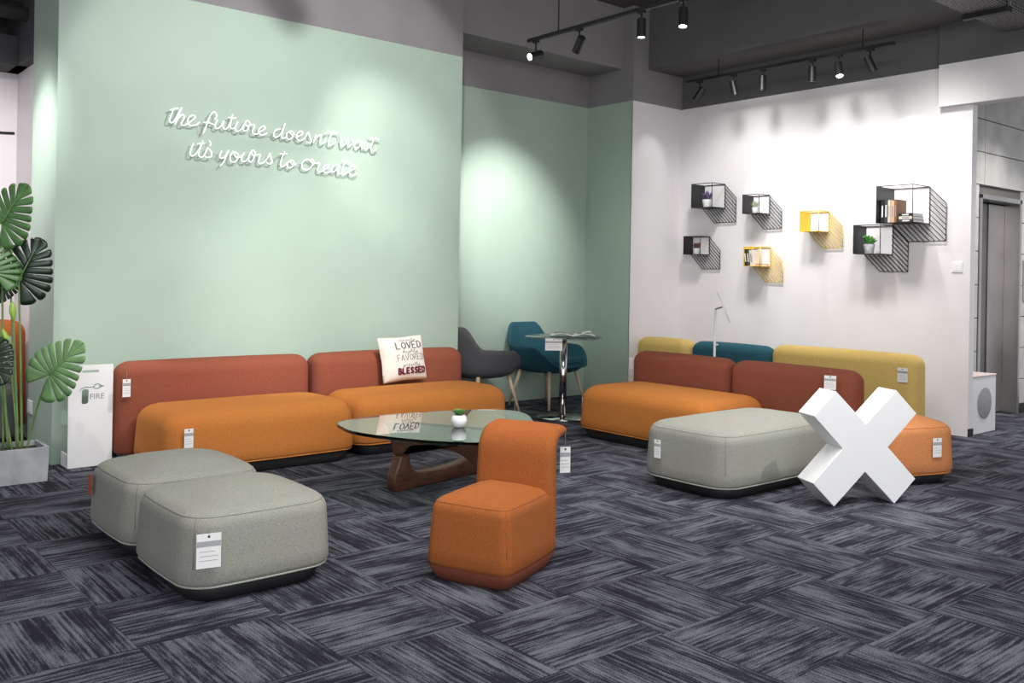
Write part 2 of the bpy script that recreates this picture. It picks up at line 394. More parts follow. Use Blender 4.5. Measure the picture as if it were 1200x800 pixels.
# lift lobby wall with concrete panels
YE = 3.744
lw = struct(box('wall_lift', 7.95, 8.80, YE+.02, YE+.4, 0, 3.3, CONCJ), 'concrete panelled wall around the lift')
struct(box('wall_lift_side', 9.74, 12, YE+.02, YE+.4, 0, 3.3, CONCJ))
struct(box('wall_lift_head', 8.80, 9.74, YE+.02, YE+.4, 2.12, 3.3, CONCJ))
struct(box('ceiling_lobby', 7.95, 12, -3.2, YE+.4, 3.3, 3.4, WHITE))
zs = [.09, .34, .65, .96, 1.27, 1.58, 1.89, 2.20, 2.505, 2.81, 3.12, 3.3]
for a, b in zip(zs[:-1], zs[1:]):
    lo = max(a, 0)
    if b <= 2.2:
        box('concrete_panel', 7.955, 8.79, YE, YE+.02, lo+.004, b-.004, CONC, lw, .002, 1)
        box('concrete_panel', 9.75, 10.9, YE, YE+.02, lo+.004, b-.004, CONC, lw, .002, 1)
    else:
        box('concrete_panel', 7.955, 8.9, YE, YE+.02, lo+.004, b-.004, CONC, lw, .002, 1)
        box('concrete_panel', 8.908, 9.92, YE, YE+.02, lo+.004, b-.004, CONC, lw, .002, 1)
        box('concrete_panel', 9.928, 10.9, YE, YE+.02, lo+.004, b-.004, CONC, lw, .002, 1)
struct(box('baseboard_lift', 9.75, 10.9, YE-.012, YE, 0, .10, BLACKM))
door = struct(box('door_1', 8.80, 9.74, 3.93, 3.96, 0, 2.12, BLACKM), 'brushed steel lift doors in a steel frame')
box('door_panel', 8.86, 9.335, 3.895, 3.92, .01, 2.06, STEELD, door, .004, 1)
box('door_panel', 9.342, 9.70, 3.88, 3.905, .01, 2.06, STEEL, door, .004, 1)
box('door_frame', 8.80, 8.845, YE-.012, 3.93, 0, 2.115, STEEL, door, .004, 1)
box('door_frame', 9.70, 9.745, YE-.012, 3.93, 0, 2.115, STEEL, door, .004, 1)
box('door_frame', 8.80, 9.745, YE-.012, 3.93, 2.072, 2.118, STEEL, door, .004, 1)
cp = thing('lift_call_panel', 'steel lift call panel on the concrete wall', 'call panel', (9.86, YE, 1.12))
box('plate', -.06, .06, -.012, 0, 0, .40, STEEL, cp, .003, 1); box('screen', -.045, .045, -.0135, -.012, .27, .36, BLACKM, cp)
for z in (.10, .18): o = lathe('button', [(.016, 0), (.016, .006), (.012, .008), (0, .008)], CHROME, cp, 16, (0, -.012, z)); o.rotation_euler = (PI/2, 0, 0)
# room beyond the green wall on the left
struct(box('wall_left', 1.68, 1.80, 7.10, 8.22, 0, 2.80, PINK), 'pale wall beyond the green wall')
struct(box('wall_back', -3.2, 1.80, 8.10, 8.22, 0, 2.80, PINK), 'pale wall at the far left')
sf = struct(box('ceiling_soffit', -3.2, 1.68, 7.75, 8.3, 2.80, 3.02, DARK), 'dark soffit at the far left')
struct(box('beam_left', .6, 1.66, 7.11, 7.30, 3.25, 3.5, DARK))
struct(box('wall_left_upper', 1.60, 1.80, 7.10, 8.22, 2.80, ZC, DARK))
struct(box('wall_back_upper', -3.2, 1.80, 8.10, 8.22, 3.0, ZC, DARK))
for i, (y, z, r) in enumerate(((7.45, 3.12, .05), (7.6, 3.2, .035))):
    tag(tube('ceiling_pipe', [(-1.5, y, z), (1.6, y, z)], r, DARK), ['thick dark pipe under the ceiling at the far left', 'thin dark pipe under the ceiling at the far left'][i], 'pipe')
tag(tube('wall_rail', [(.6, 8.09, 2.27), (1.66, 8.09, 2.33)], .010, BLACKM), 'thin black rail on the pale wall at the far left', 'rail')
# wall fittings
def switch(name, label, loc, rz, w=.09):
    t = thing(name, label, 'switch' if 'switch' in name else 'socket', loc, rz)
    box('plate', -w/2, w/2, -.008, 0, -.045, .045, WHITEP, t, .002, 1)
    box('rocker', -.03, -.002, -.011, -.008, -.028, .028, WHITEM, t); box('rocker', .002, .03, -.011, -.008, -.028, .028, WHITEM, t)
switch('light_switch', 'white light switch on the white wall right of the shelves', (XW, 3.515, 1.415), -PI/2)
switch('wall_socket', 'white wall socket low on the green wall end beside the planter', (1.57, 7.02, .31), -PI/2, .13)
# cable tray
tr = thing('cable_tray', 'perforated metal cable tray hung from the ceiling at the upper right', 'cable tray', (0, 0, 0))
for a, b in ((6.0, 7.05), (7.13, 7.80)):
    box('tray_bed', a, b, 2.84, 3.13, 3.31, 3.315, TRAYM, tr); box('tray_side', a, b, 2.835, 2.84, 3.31, 3.36, TRAYM, tr); box('tray_side', a, b, 3.13, 3.135, 3.31, 3.36, TRAYM, tr)
box('support_rail', 7.065, 7.115, 2.82, 3.16, 3.27, 3.31, BLACKM, tr)
for y in (2.85, 3.14): tube('hanger_rod', [(7.09, y, 3.30), (7.09, y, ZC)], .007, BLACKM, tr)
# ------------------------------------------------------------------ track lights
def track(label, X, y0, y1, z, rods):
    t = thing('lighting_track', label, 'light track', (X, y0, z))
    box('rail', -.018, .018, 0, y1-y0, -.03, 0, BLACKM, t, .003, 1)
    for y in rods:
        tube('hanger_rod', [(0, y-y0, 0), (0, y-y0, ZC-z)], .006, BLACKM, t)
        lathe('ceiling_rose', [(.03, 0), (.03, -.015), (.02, -.02), (0, -.02)], BLACKM, t, 16, (0, y-y0, ZC-z))
def head(label, X, Y, Z, target, power, size=40, blend=.5, lit=False, col=(1, .985, .96), soft=.03):
    Z = Z-.03
    t = thing('track_spotlight', label, 'spotlight', (X, Y, Z), 0, 'spotlights on the ceiling tracks')
    boxes('adapter', [(-.017, .017, -.03, .03, -.018, 0)], BLACKM, t)
    tube('stem', [(0, 0, -.018), (0, 0, -.085)], .007, BLACKM, t, 8)
    d = (Vector(target)-Vector((X, Y, Z-.12))).normalized()
    q = d.to_track_quat('Z', 'Y')
    body = lathe('lamp_body', [(.030, -.07), (.034, -.062), (.034, .06), (.037, .066), (.037, .075), (.031, .077), (.029, .066), (0, .066)], BLACKM, t, 20, (0, 0, -.125))
    body.rotation_mode = 'QUATERNION'; body.rotation_quaternion = q; sharp(body)
    lens = lathe('lens', [(.028, .068), (.020, .071), (0, .072)], LENS_ON if lit else LENS_OFF, body, 20)
    l = bpy.data.lights.new('spot_beam', 'SPOT'); l.energy = power; l.spot_size = math.radians(size); l.spot_blend = blend; l.shadow_soft_size = soft; l.color = col
    o = link(bpy.data.objects.new('spot_beam', l), t); o.location = Vector((0, 0, -.125))+d*.085
    o.rotation_mode = 'QUATERNION'; o.rotation_quaternion = d.to_track_quat('-Z', 'Y')
def lobby_fill(label, x, y, power):  # unseen lamps added to brighten the lift wall
    t = thing('lobby_fill', label, 'lobby_fill', (x, y, 3.3), 0, 'added fill lights in the lift lobby')
    sharp(lathe('trim_ring', [(.06, 0), (.06, -.006), (.05, -.008), (.045, -.002), (0, -.002)], WHITEM, t, 24)); lathe('lens', [(.043, -.003), (.03, -.005), (0, -.006)], LENS_ON, t, 20)
    l = bpy.data.lights.new('fill_beam', 'SPOT'); l.energy = power; l.spot_size = math.radians(110); l.spot_blend = .8; l.shadow_soft_size = .05; l.color = (1, .97, .93)
    o = link(bpy.data.objects.new('fill_beam', l), t); o.location = (0, 0, -.02)
lobby_fill('added round fill light in the lobby ceiling nearest the lift doors', 9.0, 2.9, 190)
lobby_fill('added round fill light in the lobby ceiling beside the call panel', 10.2, 2.7, 150)
ZT = 3.315
track('black lighting track running over the middle of the room', 5.19, 1.2, 6.0, ZT, (5.62, 3.4, 1.8))
track('black lighting track in front of the white wall', 7.46, 3.895, 6.12, ZT, (5.72, 4.18))
track('black lighting track over the long sofas', 3.1, 1.2, 5.05, ZT+.1, (1.6, 4.4))
track('black lighting track at the far left side', .75, 3.4, 6.9, ZT, (3.8, 5.3))
# middle track, visible heads
head('leftmost lit spotlight on the middle track, tilted to the left', 5.19, 5.90, ZT, (3.2, 5.9, 2.45), 30, 60, .8, True)
head('second spotlight from the left on the middle track, turned away', 5.19, 5.37, ZT, (5.9, 7.16, 1.75), 320, 48, 1)
head('third spotlight from the left on the middle track, pointing down', 5.19, 4.70, ZT, (5.0, 4.55, 0), 60, 60, .8, True)
head('bright spotlight at the right end of the middle track in view', 5.19, 4.30, ZT, (4.6, 3.9, 0), 60, 60, .8, True)
head('spotlight on the middle track over the front carpet', 5.19, 2.7, ZT, (4.6, 3.2, 0), 120, 60, .9)
head('spotlight on the middle track at its near end', 5.19, 1.6, ZT, (5.0, 2.8, .3), 170, 45, .9)
track('high black lighting track washing the white shelf wall', 6.5, 2.6, 5.1, 3.95, (3.0, 4.8))
head('first spotlight on the high track, nearest the pier', 6.5, 4.95, 3.95, (7.86, 5.75, 1.75), 165, 60, .9, soft=.2)
head('second spotlight on the high track', 6.5, 4.3, 3.95, (7.86, 4.65, 1.75), 165, 60, .9, soft=.2)
head('third spotlight on the high track, nearest the lift lobby', 6.5, 3.5, 3.95, (7.86, 3.75, 1.75), 165, 56, .9, soft=.2)
# right track
R2 = [(5.95, (7.2, 6.9, 1.8), 6, 'leftmost spotlight on the white wall track, tilted to the left'), (5.53, (7.7, 5.2, 1.2), 32, 'second spotlight from the left on the white wall track, tilted right'),
      (5.20, (7.4, 5.15, 0), 30, 'third spotlight from the left on the white wall track, upright'), (4.67, (7.3, 4.55, 0), 34, 'fourth spotlight from the left on the white wall track, upright'),
      (4.405, (6.6, 3.5, .5), 40, 'bright lit spotlight on the white wall track'), (4.11, (7.86, 3.75, 2.0), 45, 'rightmost spotlight on the white wall track')]
for i, (y, tg, p, lb) in enumerate(R2): head(lb, 7.46, y, ZT, tg, p, 55, .8, i == 4)
# sofa track
head('spotlight on the sofa track aimed at the green wall right of the lettering', 3.1, 4.75, ZT+.1, (4.05, 6.456, 2.3), 120, 40, 1)
head('spotlight on the sofa track washing the green wall', 3.1, 4.2, ZT+.1, (3.3, 6.456, 2.35), 110, 84, .18)
head('spotlight on the sofa track aimed low at the green wall', 3.1, 3.5, ZT+.1, (3.6, 6.456, .95), 260, 46, 1)
head('spotlight on the sofa track aimed at the left sofa', 3.1, 2.9, ZT+.1, (2.3, 6.2, .7), 150, 36, .9)
head('spotlight on the sofa track aimed at the glass table', 3.1, 2.3, ZT+.1, (3.3, 4.2, .3), 110, 46, .9)
head('spotlight on the sofa track aimed at the grey footstools', 3.1, 1.7, ZT+.1, (1.8, 3.8, .4), 110, 40, .9)
head('spotlight on the far left track aimed at the green wall end', .75, 6.72, ZT, (1.57, 6.75, 1.6), 120, 62, .9)
head('spotlight on the far left track aimed at the plant', .75, 4.2, ZT, (1.2, 6.2, .8), 70, 40, .9)
head('added fill spotlight on the far left track aimed at the pale back wall', .75, 5.2, ZT, (1.3, 8.0, 1.6), 260, 50, .9)  # added out of view to brighten the far left room
# ------------------------------------------------------------------ soft seating
def sofa_seat(hx, hy, z1, mat, parent, loc=(0, 0, 0), pipe=PIPEO, seam=SEAM, rc=.11, re=.115):
    plinth(hx, hy, .085, rc, parent, loc)
    return pad('seat', hx, hy, .082, z1, re, rc, mat, parent, loc, .014, .012, .022, None, pipe, False)
def sofa_back(hx, hy, z1, mat, parent, loc=(0, 0, 0)):
    plinth(hx, hy, .07, .07, parent, loc, .015)
    return pad('backrest', hx, hy, .068, z1, .088, .085, mat, parent, loc, .008, .006, .006, None, None, False)
def sofa(label, x0, x1, y0, y1, seatm, backm, b0, b1, zs=.415):
    cx, cy = (x0+x1)/2, (y0+y1)/2
    t = thing('sofa', label, 'sofa', (cx, cy, 0), 0, 'orange and rust sofas')
    sofa_seat((x1-x0)/2, (y1-y0)/2, zs, seatm, t)
    sofa_back((b1-b0)/2, .12, .665, backm, t, ((b0+b1)/2-cx, 6.285-cy, 0)); return t
sofa('orange seated sofa with rust backrest beside the white fire stand', 1.965, 3.262, 5.47, 6.15, ORANGE, RUST, 1.905, 3.275)
sofa('orange seated sofa with rust backrest carrying the printed cushion', 3.31, 4.67, 5.52, 6.15, ORANGE, RUST, 3.312, 4.70)
t = thing('sofa', 'orange seated sofa with two rust backrests in front of the mustard backrests', 'sofa', (5.54, 4.6, 0), 0, 'orange and rust sofas')
sofa_seat(.37, .66, .415, ORANGE, t, (0, .06, 0)); sofa_back(.12, .505, .645, RUST, t, (.53, .355, 0)); sofa_back(.12, .525, .645, RUST, t, (.53, -.70, 0))
def ottoman(label, cx, cy, hx, hy, z1, mat, pipe, seam, rz=0, group=None, rc=.11, re=.07):
    t = thing('ottoman', label, 'ottoman', (cx, cy, 0), rz, group)
    plinth(hx, hy, .075, rc, t); pad('cushion', hx, hy, .07, z1, re, rc, mat, t, (0, 0, 0), .014, .010, .044, seam, pipe); return t
ottoman('grey fabric ottoman nearest the camera with a price tag on its front', 1.615, 3.715, .315, .325, .357, SAGEGREY, PIPEG, SEAMG)
ottoman('grey fabric ottoman standing behind the front grey ottoman', 1.625, 4.41, .315, .325, .357, SAGEGREY, PIPEG, SEAMG)
ottoman('long grey fabric ottoman behind the white cross, by the orange sofa', 4.905, 3.535, .59, .335, .395, SAGEGREY, PIPEG, SEAMG, 0, None, .13, .08)
ottoman('salmon orange ottoman with a price tag, right of the white cross', 5.83, 3.0, .29, .27, .385, SALMON, PIPEO, SEAM, math.radians(-20), None, .12)
def lone_back(label, y0, y1, mat, z1=.69):
    t = thing('backrest_module', label, 'sofa back', (7.22, (y0+y1)/2, 0), 0, 'sofa backs along the white wall')
    sofa_back(.12, (y1-y0)/2, z1, mat, t)
lone_back('short mustard fabric sofa back beside the green pier', 5.775, 6.45, YELLOW, .675)
lone_back('teal fabric sofa back between two mustard ones', 4.865, 5.745, TEAL, .675)
lone_back('long mustard fabric sofa back with a price tag', 3.49, 4.835, YELLOW, .70)
# ------------------------------------------------------------------ lounge chair with lip
def lip_chair():
    t = thing('lounge_chair', 'burnt orange armless lounge chair with a curled-over backrest', 'chair', (2.515, 3.08, 0), math.radians(22))
    # local: +x = back, -x = front; y = width
    hx, hy = .238, .20
    R = [[(x, y, 0) for x, y in rrect(hx-.032, hy-.032, .035, .008)], [(x, y, .015) for x, y in rrect(hx-.024, hy-.024, .035, .008)], [(x, y, .064) for x, y in rrect(hx-.003, hy-.003, .035, .006)]]
    V, F = loftVF(R); mesh('base', V, F, BASEBROWN, t, True)
    pad('seat', .232, hy, .06, .345, .06, .042, ORANGE2, t, (-.006, 0, 0), .006, .014, .035, SEAM, None)
    # back: sweep of a rounded section
    path = [(.190, .075), (.194, .20), (.197, .32), (.200, .43), (.206, .505), (.232, .55), (.295, .572), (.355, .570), (.392, .562)]
    thick = [.085, .085, .082, .080, .080, .075, .062, .045, .020]; wid = [.195, .194, .192, .19, .188, .184, .178, .170, .155]
    pts = catmull([(p[0], 0, p[1]) for p in path], 4)
    def interp(A, i):
        k = i/4; a = min(int(k), len(A)-1); b = min(a+1, len(A)-1); return A[a]+(A[b]-A[a])*(k-a)
    R = []
    for i, p in enumerate(pts):
        tan = (pts[min(i+1, len(pts)-1)]-pts[max(i-1, 0)]).normalized(); nrm = Vector((tan.z, 0, -tan.x))
        th = interp(thick, i)/2; w = interp(wid, i)
        R.append([p+Vector((0, b, 0))+nrm*a for a, b in rrect(th, w, min(th*.95, .035), .004, 5, 5)])
    V, F = loftVF(R); mesh('backrest', V, F, ORANGE2, t, True)
lip_chair()
# ------------------------------------------------------------------ glass coffee table
gt = thing('coffee_table', 'triangular glass coffee table on two interlocking walnut legs', 'coffee table', (0, 0, 0))
tri = [(2.625, 4.57), (2.69, 4.75), (2.90, 4.84), (3.28, 4.825), (3.66, 4.73), (3.84, 4.60), (3.85, 4.42), (3.66, 4.12), (3.38, 3.84), (3.17, 3.72), (3.00, 3.75), (2.82, 3.92), (2.68, 4.18), (2.615, 4.40)]
cl = catmull([(x, y, 0) for x, y in tri+tri[:2]], 6)[:-6-1]
cl = [(p.x, p.y) for p in cl]
n = len(cl)
cx0 = sum(p[0] for p in cl)/n; cy0 = sum(p[1] for p in cl)/n
R = []
for ins, z in ((.004, .385), (0, .389), (0, .399), (.004, .403)):
    R.append([(cx0+(x-cx0)*(1-ins), cy0+(y-cy0)*(1-ins), z) for x, y in cl])
V, F = loftVF(R); o = mesh('glass_top', V, F, GLASS, gt)
o.data.materials.append(GLASSEDGE)
for p in o.data.polygons:
    if abs(p.normal.z) < .5: p.material_index = 1
def wframe(a, b):
    a = Vector((*a, 0)); d = (Vector((*b, 0))-a).normalized(); nn = Vector((-d.y, d.x, 0))
    return lambda s, z, w: a+d*s+nn*w+Vector((0, 0, z))
lower = [(-.012, .045), (.015, .0), (.10, .0), (.40, .0), (.72, .0), (.80, .012), (.81, .05), (.78, .12), (.735, .165), (.70, .16), (.66, .125), (.56, .095), (.40, .085), (.24, .088), (.165, .105), (.125, .14), (.115, .185), (.11, .205), (.045, .205), (.025, .165), (-.008, .10)]
lo2 = [(p.x, p.y) for p in catmull([(a, b, 0) for a, b in lower+lower[:1]], 3)[:-1]]
extr('lower_leg', lo2, .075, WALNUT, gt, wframe((2.945, 4.555), (3.70, 4.70)), .012)
hh = .384
up = [(x, hh-z) for x, z in lower]
u2 = [(p.x, p.y) for p in catmull([(a, b, 0) for a, b in up+up[:1]], 3)[:-1]]
pv = Vector((2.945, 4.555, 0))+Vector((.755, .145, 0)).normalized()*.078
f2 = Vector((3.32, 3.98, 0)); dd = (f2-pv).normalized(); st = pv-dd*.078
# the upper leg stands on its far end: taller tail down to the carpet
upper = [(0.0, hh-.03), (.02, hh), (.72, hh), (.80, hh-.012), (.83, hh-.06), (.84, .18), (.83, .04), (.80, .0), (.70, .0), (.65, .03), (.62, .12), (.56, .20), (.46, .255), (.36, .27), (.24, .272), (.165, .262), (.125, .243), (.115, .215), (.11, .205), (.045, .205), (.035, .22), (.015, .29)]
u2 = [(p.x, p.y) for p in catmull([(a, b, 0) for a, b in upper+upper[:1]], 3)[:-1]]
extr('upper_leg', u2, .075, WALNUT, gt, wframe((st.x, st.y), (f2.x, f2.y)), .012)
tube('pivot_pin', [(pv.x, pv.y, .17), (pv.x, pv.y, .25)], .012, CHROME, gt, 10)
# succulent on the glass
def foliage(V, F, kind, n, r, h, seed):
    rnd = random.Random(seed)
    for k in range(n):
        a = k*2.399+rnd.uniform(-.3, .3); e = (k+.5)/n
        tilt = (1-e)*.85+.08 if kind != 'spike' else rnd.uniform(.05, .7)
        L = r*(.55+.5*(1-e)) if kind == 'rosette' else h*rnd.uniform(.6, 1)
        d = Vector((math.cos(a)*math.sin(tilt), math.sin(a)*math.sin(tilt), math.cos(tilt))); s = Vector((-math.sin(a), math.cos(a), 0)); w = L*(.26 if kind == 'rosette' else .09 if kind == 'spike' else .2)
        nn = d.cross(s); b = len(V); base = Vector((math.cos(a), math.sin(a), 0))*r*(.12 if kind == 'rosette' else .3)
        if kind == 'bush': base = Vector((math.cos(a), math.sin(a), 0))*r*rnd.uniform(0, .7)+Vector((0, 0, h*rnd.uniform(0, .6))); L *= .6
        V += [base-s*w*.4, base+s*w*.4, base+d*L*.55+s*w+nn*w*.25, base+d*L, base+d*L*.55-s*w+nn*w*.25, base+d*L*.5-nn*w*.35]
        F += [(b, b+1, b+5), (b+1, b+2, b+5), (b+2, b+3, b+5), (b+3, b+4, b+5), (b+4, b, b+5), (b, b+1, b+2, b+3, b+4)]
def potplant(label, loc, prof, potmat, leafmat_, kind, n, r, h, zsoil, name='potted_plant', group=None):
    t = thing(name, label, 'plant', loc, 0, group)
    sharp(lathe('pot', prof, potmat, t, 24), 50)
    rr = max(p[0] for p in prof)*.8
    lathe('soil', [(0, zsoil-.004), (rr*.75, zsoil-.004), (rr*.75, zsoil), (0, zsoil+.003)], SOIL, t, 16)
    V = []; F = []; foliage(V, F, kind, n, r, h, len(label)); o = mesh('foliage', V, F, leafmat_, t, False, (0, 0, zsoil))
    return t
potplant('small succulent in a round white pot on the glass table', (3.175, 4.22, .4035), [(.022, 0), (.032, .004), (.044, .024), (.047, .04), (.043, .058), (.034, .070), (.030, .070), (.034, .060), (0, .058)], WHITEM, SUCC, 'rosette', 30, .050, .05, .068, 'succulent')
# ------------------------------------------------------------------ bistro table
bt = thing('bistro_table', 'round glass bistro table on a chrome column', 'table', (5.75, 6.085, 0))
lathe('foot_disc', [(.235, 0), (.24, .004), (.235, .010), (.05, .016), (.035, .022), (0, .022)], CHROME, bt, 48)
lathe('column', [(.034, .015), (.034, .715)], CHROME, bt, 24)
lathe('mounting_plate', [(.10, .715), (.10, .725), (0, .725)], CHROME, bt, 24)
sharp(lathe('glass_top', [(.345, .726), (.35, .729), (.35, .735), (.345, .738), (0, .738)], WHITEP if False else glass('frosted_table_glass', (.86, .91, .88), .15), bt, 64))
mg = thing('magazine', 'open magazine lying on the bistro table', 'magazine', (5.80, 6.03, .7385), math.radians(-40))
for sgn in (-1, 1):
    V = []; F = []; N = 8
    for j in range(2):
        for i in range(N+1):
            u = i/N; V.append((sgn*u*.20, (-.13, .13)[j], .004+.03*math.sin(u*PI*.9)*(1-.3*u)))
    for i in range(N): F.append((i, i+1, N+1+i+1, N+1+i))
    o = mesh('page_block', V, F, PAPER, mg, True); md = o.modifiers.new('t', 'SOLIDIFY'); md.thickness = .004; md.offset = 1
    V2 = []; F2 = []
    for j in range(2):
        for i in range(N+1):
            u = .25+.55*i/N; V2.append((sgn*u*.20, (-.08, .05)[j], .0055+.004+.03*math.sin(u*PI*.9)*(1-.3*u)))
    for i in range(N): F2.append((i, i+1, N+1+i+1, N+1+i))
    o = mesh('printed_photo', V2, F2, PRINT if sgn < 0 else INK, mg, True); 
cur = [(x, 0, .004+.045*math.sin(min(1, x/.16)*PI*.55)) for x in (0, .03, .06, .09, .12, .15)]
V = [(p[0]+.02, y, p[2]) for y in (-.12, .10) for p in cur]; F = [(i, i+1, 7+i, 6+i) for i in range(5)]
o = mesh('raised_page', V, F, PAPER, mg, True); md = o.modifiers.new('t', 'SOLIDIFY'); md.thickness = .0012
# ------------------------------------------------------------------ armchairs
def armchair(label, loc, rz, mat, padm):
    t = thing('armchair', label, 'armchair', loc, rz, 'armchairs in the green alcove')
    N = 64
    def sm(a, b, x):
        x = max(0, min(1, (x-a)/(b-a))); return x*x*(3-2*x)
    def rim(ph):          # ph = 0 at back (+y), pi at front
        a = abs(ph); h = .80-.20*sm(.38, 1.05, a)-.015*sm(1.1, 1.8, a)-.185*sm(1.75, 2.75, a); return h
    def ring(ax, byb, byf, zf, sq=2.6):
        out = []
        for k in range(N):
            ph = -PI+2*PI*k/N; c, s = math.cos(ph), math.sin(ph)
            x = ax*math.copysign(abs(s)**(2/sq), s); y = (byb if c > 0 else byf)*math.copysign(abs(c)**(2/sq), c)
            out.append(Vector((x, y, zf(ph))))
        return out
    bot = ring(.20, .19, .25, lambda p: .34); b2 = ring(.265, .25, .32, lambda p: .365); b3 = ring(.30, .285, .36, lambda p: .41)
    rimo = ring(.36, .37, .385, rim)
    inn = ring(.245, .235, .32, lambda p: .43)
    def mixr(a, b, f, g=None): return [p.lerp(q, f) for p, q in zip(a, b)]
    R = [[Vector((p.x*.3, p.y*.3, .332)) for p in bot], bot, b2, b3]
    for f in (.3, .55, .8): 
        r = mixr(b3, rimo, f); R.append(r)
    R.append([Vector((p.x*.995, p.y*.995, p.z)) for p in rimo])
    R.append([Vector((p.x*.965, p.y*.965, p.z+.012)) for p in rimo]); R.append([Vector((p.x*.925, p.y*.925, p.z+.008)) for p in rimo])
    ri = [Vector((p.x*.905, p.y*.905, p.z-.012)) for p in rimo]; R.append(ri)
    for f in (.3, .6, .85): R.append([Vector((p.x, p.y, max(.428, p.z))) for p in mixr(ri, inn, f)])
    R.append(inn); R.append([Vector((p.x*.3, p.y*.3, .43)) for p in inn])
    V, F = loftVF(R); mesh('shell', V, F, mat, t, True)
    pad('seat_pad', .235, .25, .428, .475, .022, .10, padm, t, (0, -.06, 0), .01, .004, .012, SEAMG if mat is CHARC else None, None, False)
    for sx in (-1, 1):
        for sy in (-1, 1):
            P = [(sx*.19, sy*.19-.02, .36), (sx*.27, sy*.27-.02, 0)]
            tube('leg', P, .020, OAK, t, 14, False, .012)
armchair('teal fabric tub armchair on pale wood legs behind the bistro table', (6.17, 6.77, 0), math.radians(5), TEAL, TEAL)
armchair('charcoal grey tub armchair on pale wood legs beside the green wall', (5.27, 6.73, 0), math.radians(95), CHARC, CHARC)
# ------------------------------------------------------------------ white cross
cx = thing('letter_x_block', 'large white X shaped block standing on the carpet before the ottomans', 'cross', (4.768, 2.797, 0))
dv = Vector((.354, -.171, 0)).normalized(); dep = Vector((.075, .150, 0))
XP = [(0, 0), (.197, .19), (.394, 0), (.532, .138), (.345, .327), (.532, .516), (.394, .654), (.197, .464), (0, .654), (-.138, .516), (.05, .327), (-.138, .138)]
V = [dv*s+Vector((0, 0, z)) for s, z in XP]+[dv*s+Vector((0, 0, z))+dep for s, z in XP]
k = len(XP); F = [tuple(range(k)), tuple(range(k, 2*k))[::-1]]+[(i, k+i, k+(i+1) % k, (i+1) % k) for i in range(k)]
mesh('cross_body', V, F, WHITEM, cx, bevel=.003, seg=2)
# ------------------------------------------------------------------ white speaker-like box
wb = thing('white_box', 'white box with a round grey front panel beside the lift', 'box', (8.20, 3.42, 0))
box('case', -.23, .23, 0, .26, 0, .485, WHITEM, wb, .006)
o = lathe('round_grille', [(.135, 0), (.135, .004), (.128, .006), (0, .006)], plain('grille_grey', (.33, .33, .34), .8, 0, .2, 90), wb, 40, (0, -.001, .26)); o.rotation_euler = (PI/2, 0, 0)
box('lid', -.235, .235, -.005, .265, .485, .497, plain('pinkish_lid', (.66, .55, .52), .6), wb, .003, 1)
# ------------------------------------------------------------------ floor lamp behind the rust backrests
fl_ = thing('floor_lamp', 'thin white floor lamp with a slim tilted disc behind the rust backrests', 'floor lamp', (6.6, 5.05, 0))
lathe('base', [(.14, 0), (.14, .012), (.13, .016), (0, .016)], WHITEM, fl_, 40)
tube('pole', [(0, 0, .01), (0, 0, 1.02)], .011, WHITEM, fl_, 12)
tube('arm', [(0, 0, 1.015), (.0, -.085, 1.04)], .007, STEEL, fl_, 10)
dz = lathe('lamp_disc', [(.148, -.003), (.150, 0), (.148, .003), (0, .0035)], WHITEM, fl_, 40, (0, -.09, 1.035))
nrm = Vector((0, -1, 0)).cross(Vector((0, 0, 1))); ax = Vector((0, -.072, -.135)).normalized(); nn = ax.cross(Vector((.80, .58, .05))).normalized()
dz.rotation_mode = 'QUATERNION'; dz.rotation_quaternion = nn.to_track_quat('Z', 'Y')
tube('knob', [(0, 0, .70), (0, -.035, .705)], .008, WHITEM, fl_, 8)
# ------------------------------------------------------------------ fire extinguisher stand
def curve_mesh(name, splines, ext, mat, parent, loc, rot):
    cd = bpy.data.curves.new(name, 'CURVE'); cd.dimensions = '2D'; cd.fill_mode = 'BOTH'; cd.extrude = ext
    for P in splines:
        s = cd.splines.new('POLY'); s.points.add(len(P)-1)
        for i, p in enumerate(P): s.points[i].co = (p[0], p[1], 0, 1)
        s.use_cyclic_u = True
    tmp = bpy.data.objects.new(name, cd); COL.objects.link(tmp); bpy.context.view_layer.update()
    me = bpy.data.meshes.new_from_object(tmp.evaluated_get(bpy.context.evaluated_depsgraph_get())); bpy.data.objects.remove(tmp); bpy.data.curves.remove(cd)
    me.name = name; me.materials.clear(); me.materials.append(mat)
    o = bpy.data.objects.new(name, me); link(o, parent); o.location = loc; o.rotation_euler = rot; return o
def text_mesh(name, body, size, ext, mat, parent, loc, rot, align='CENTER'):
    cd = bpy.data.curves.new(name, 'FONT'); cd.body = body; cd.size = size; cd.extrude = ext; cd.align_x = align; cd.resolution_u = 3
    tmp = bpy.data.objects.new(name, cd); COL.objects.link(tmp); bpy.context.view_layer.update()
    me = bpy.data.meshes.new_from_object(tmp.evaluated_get(bpy.context.evaluated_depsgraph_get())); bpy.data.objects.remove(tmp); bpy.data.curves.remove(cd)
    me.name = name; me.materials.clear(); me.materials.append(mat)
    o = bpy.data.objects.new(name, me); link(o, parent); o.location = loc; o.rotation_euler = rot; return o
fs = thing('fire_extinguisher_stand', 'white stand with a cut-out extinguisher sign beside the sofa', 'stand', (1.755, 6.276, 0))
W2 = .135; Hs = .655
def rr2(x0, x1, y0, y1, r):
    return [((x0+x1)/2+a, (y0+y1)/2+b) for a, b in rrect((x1-x0)/2, (y1-y0)/2, r, 0, 5, 1)]
outer = [(-W2, .012), (W2, .012), (W2, Hs), (-W2, Hs)]
slot = rr2(-.055, .045, .605, .622, .006); body_ = rr2(-.056, -.014, .405, .500, .014)
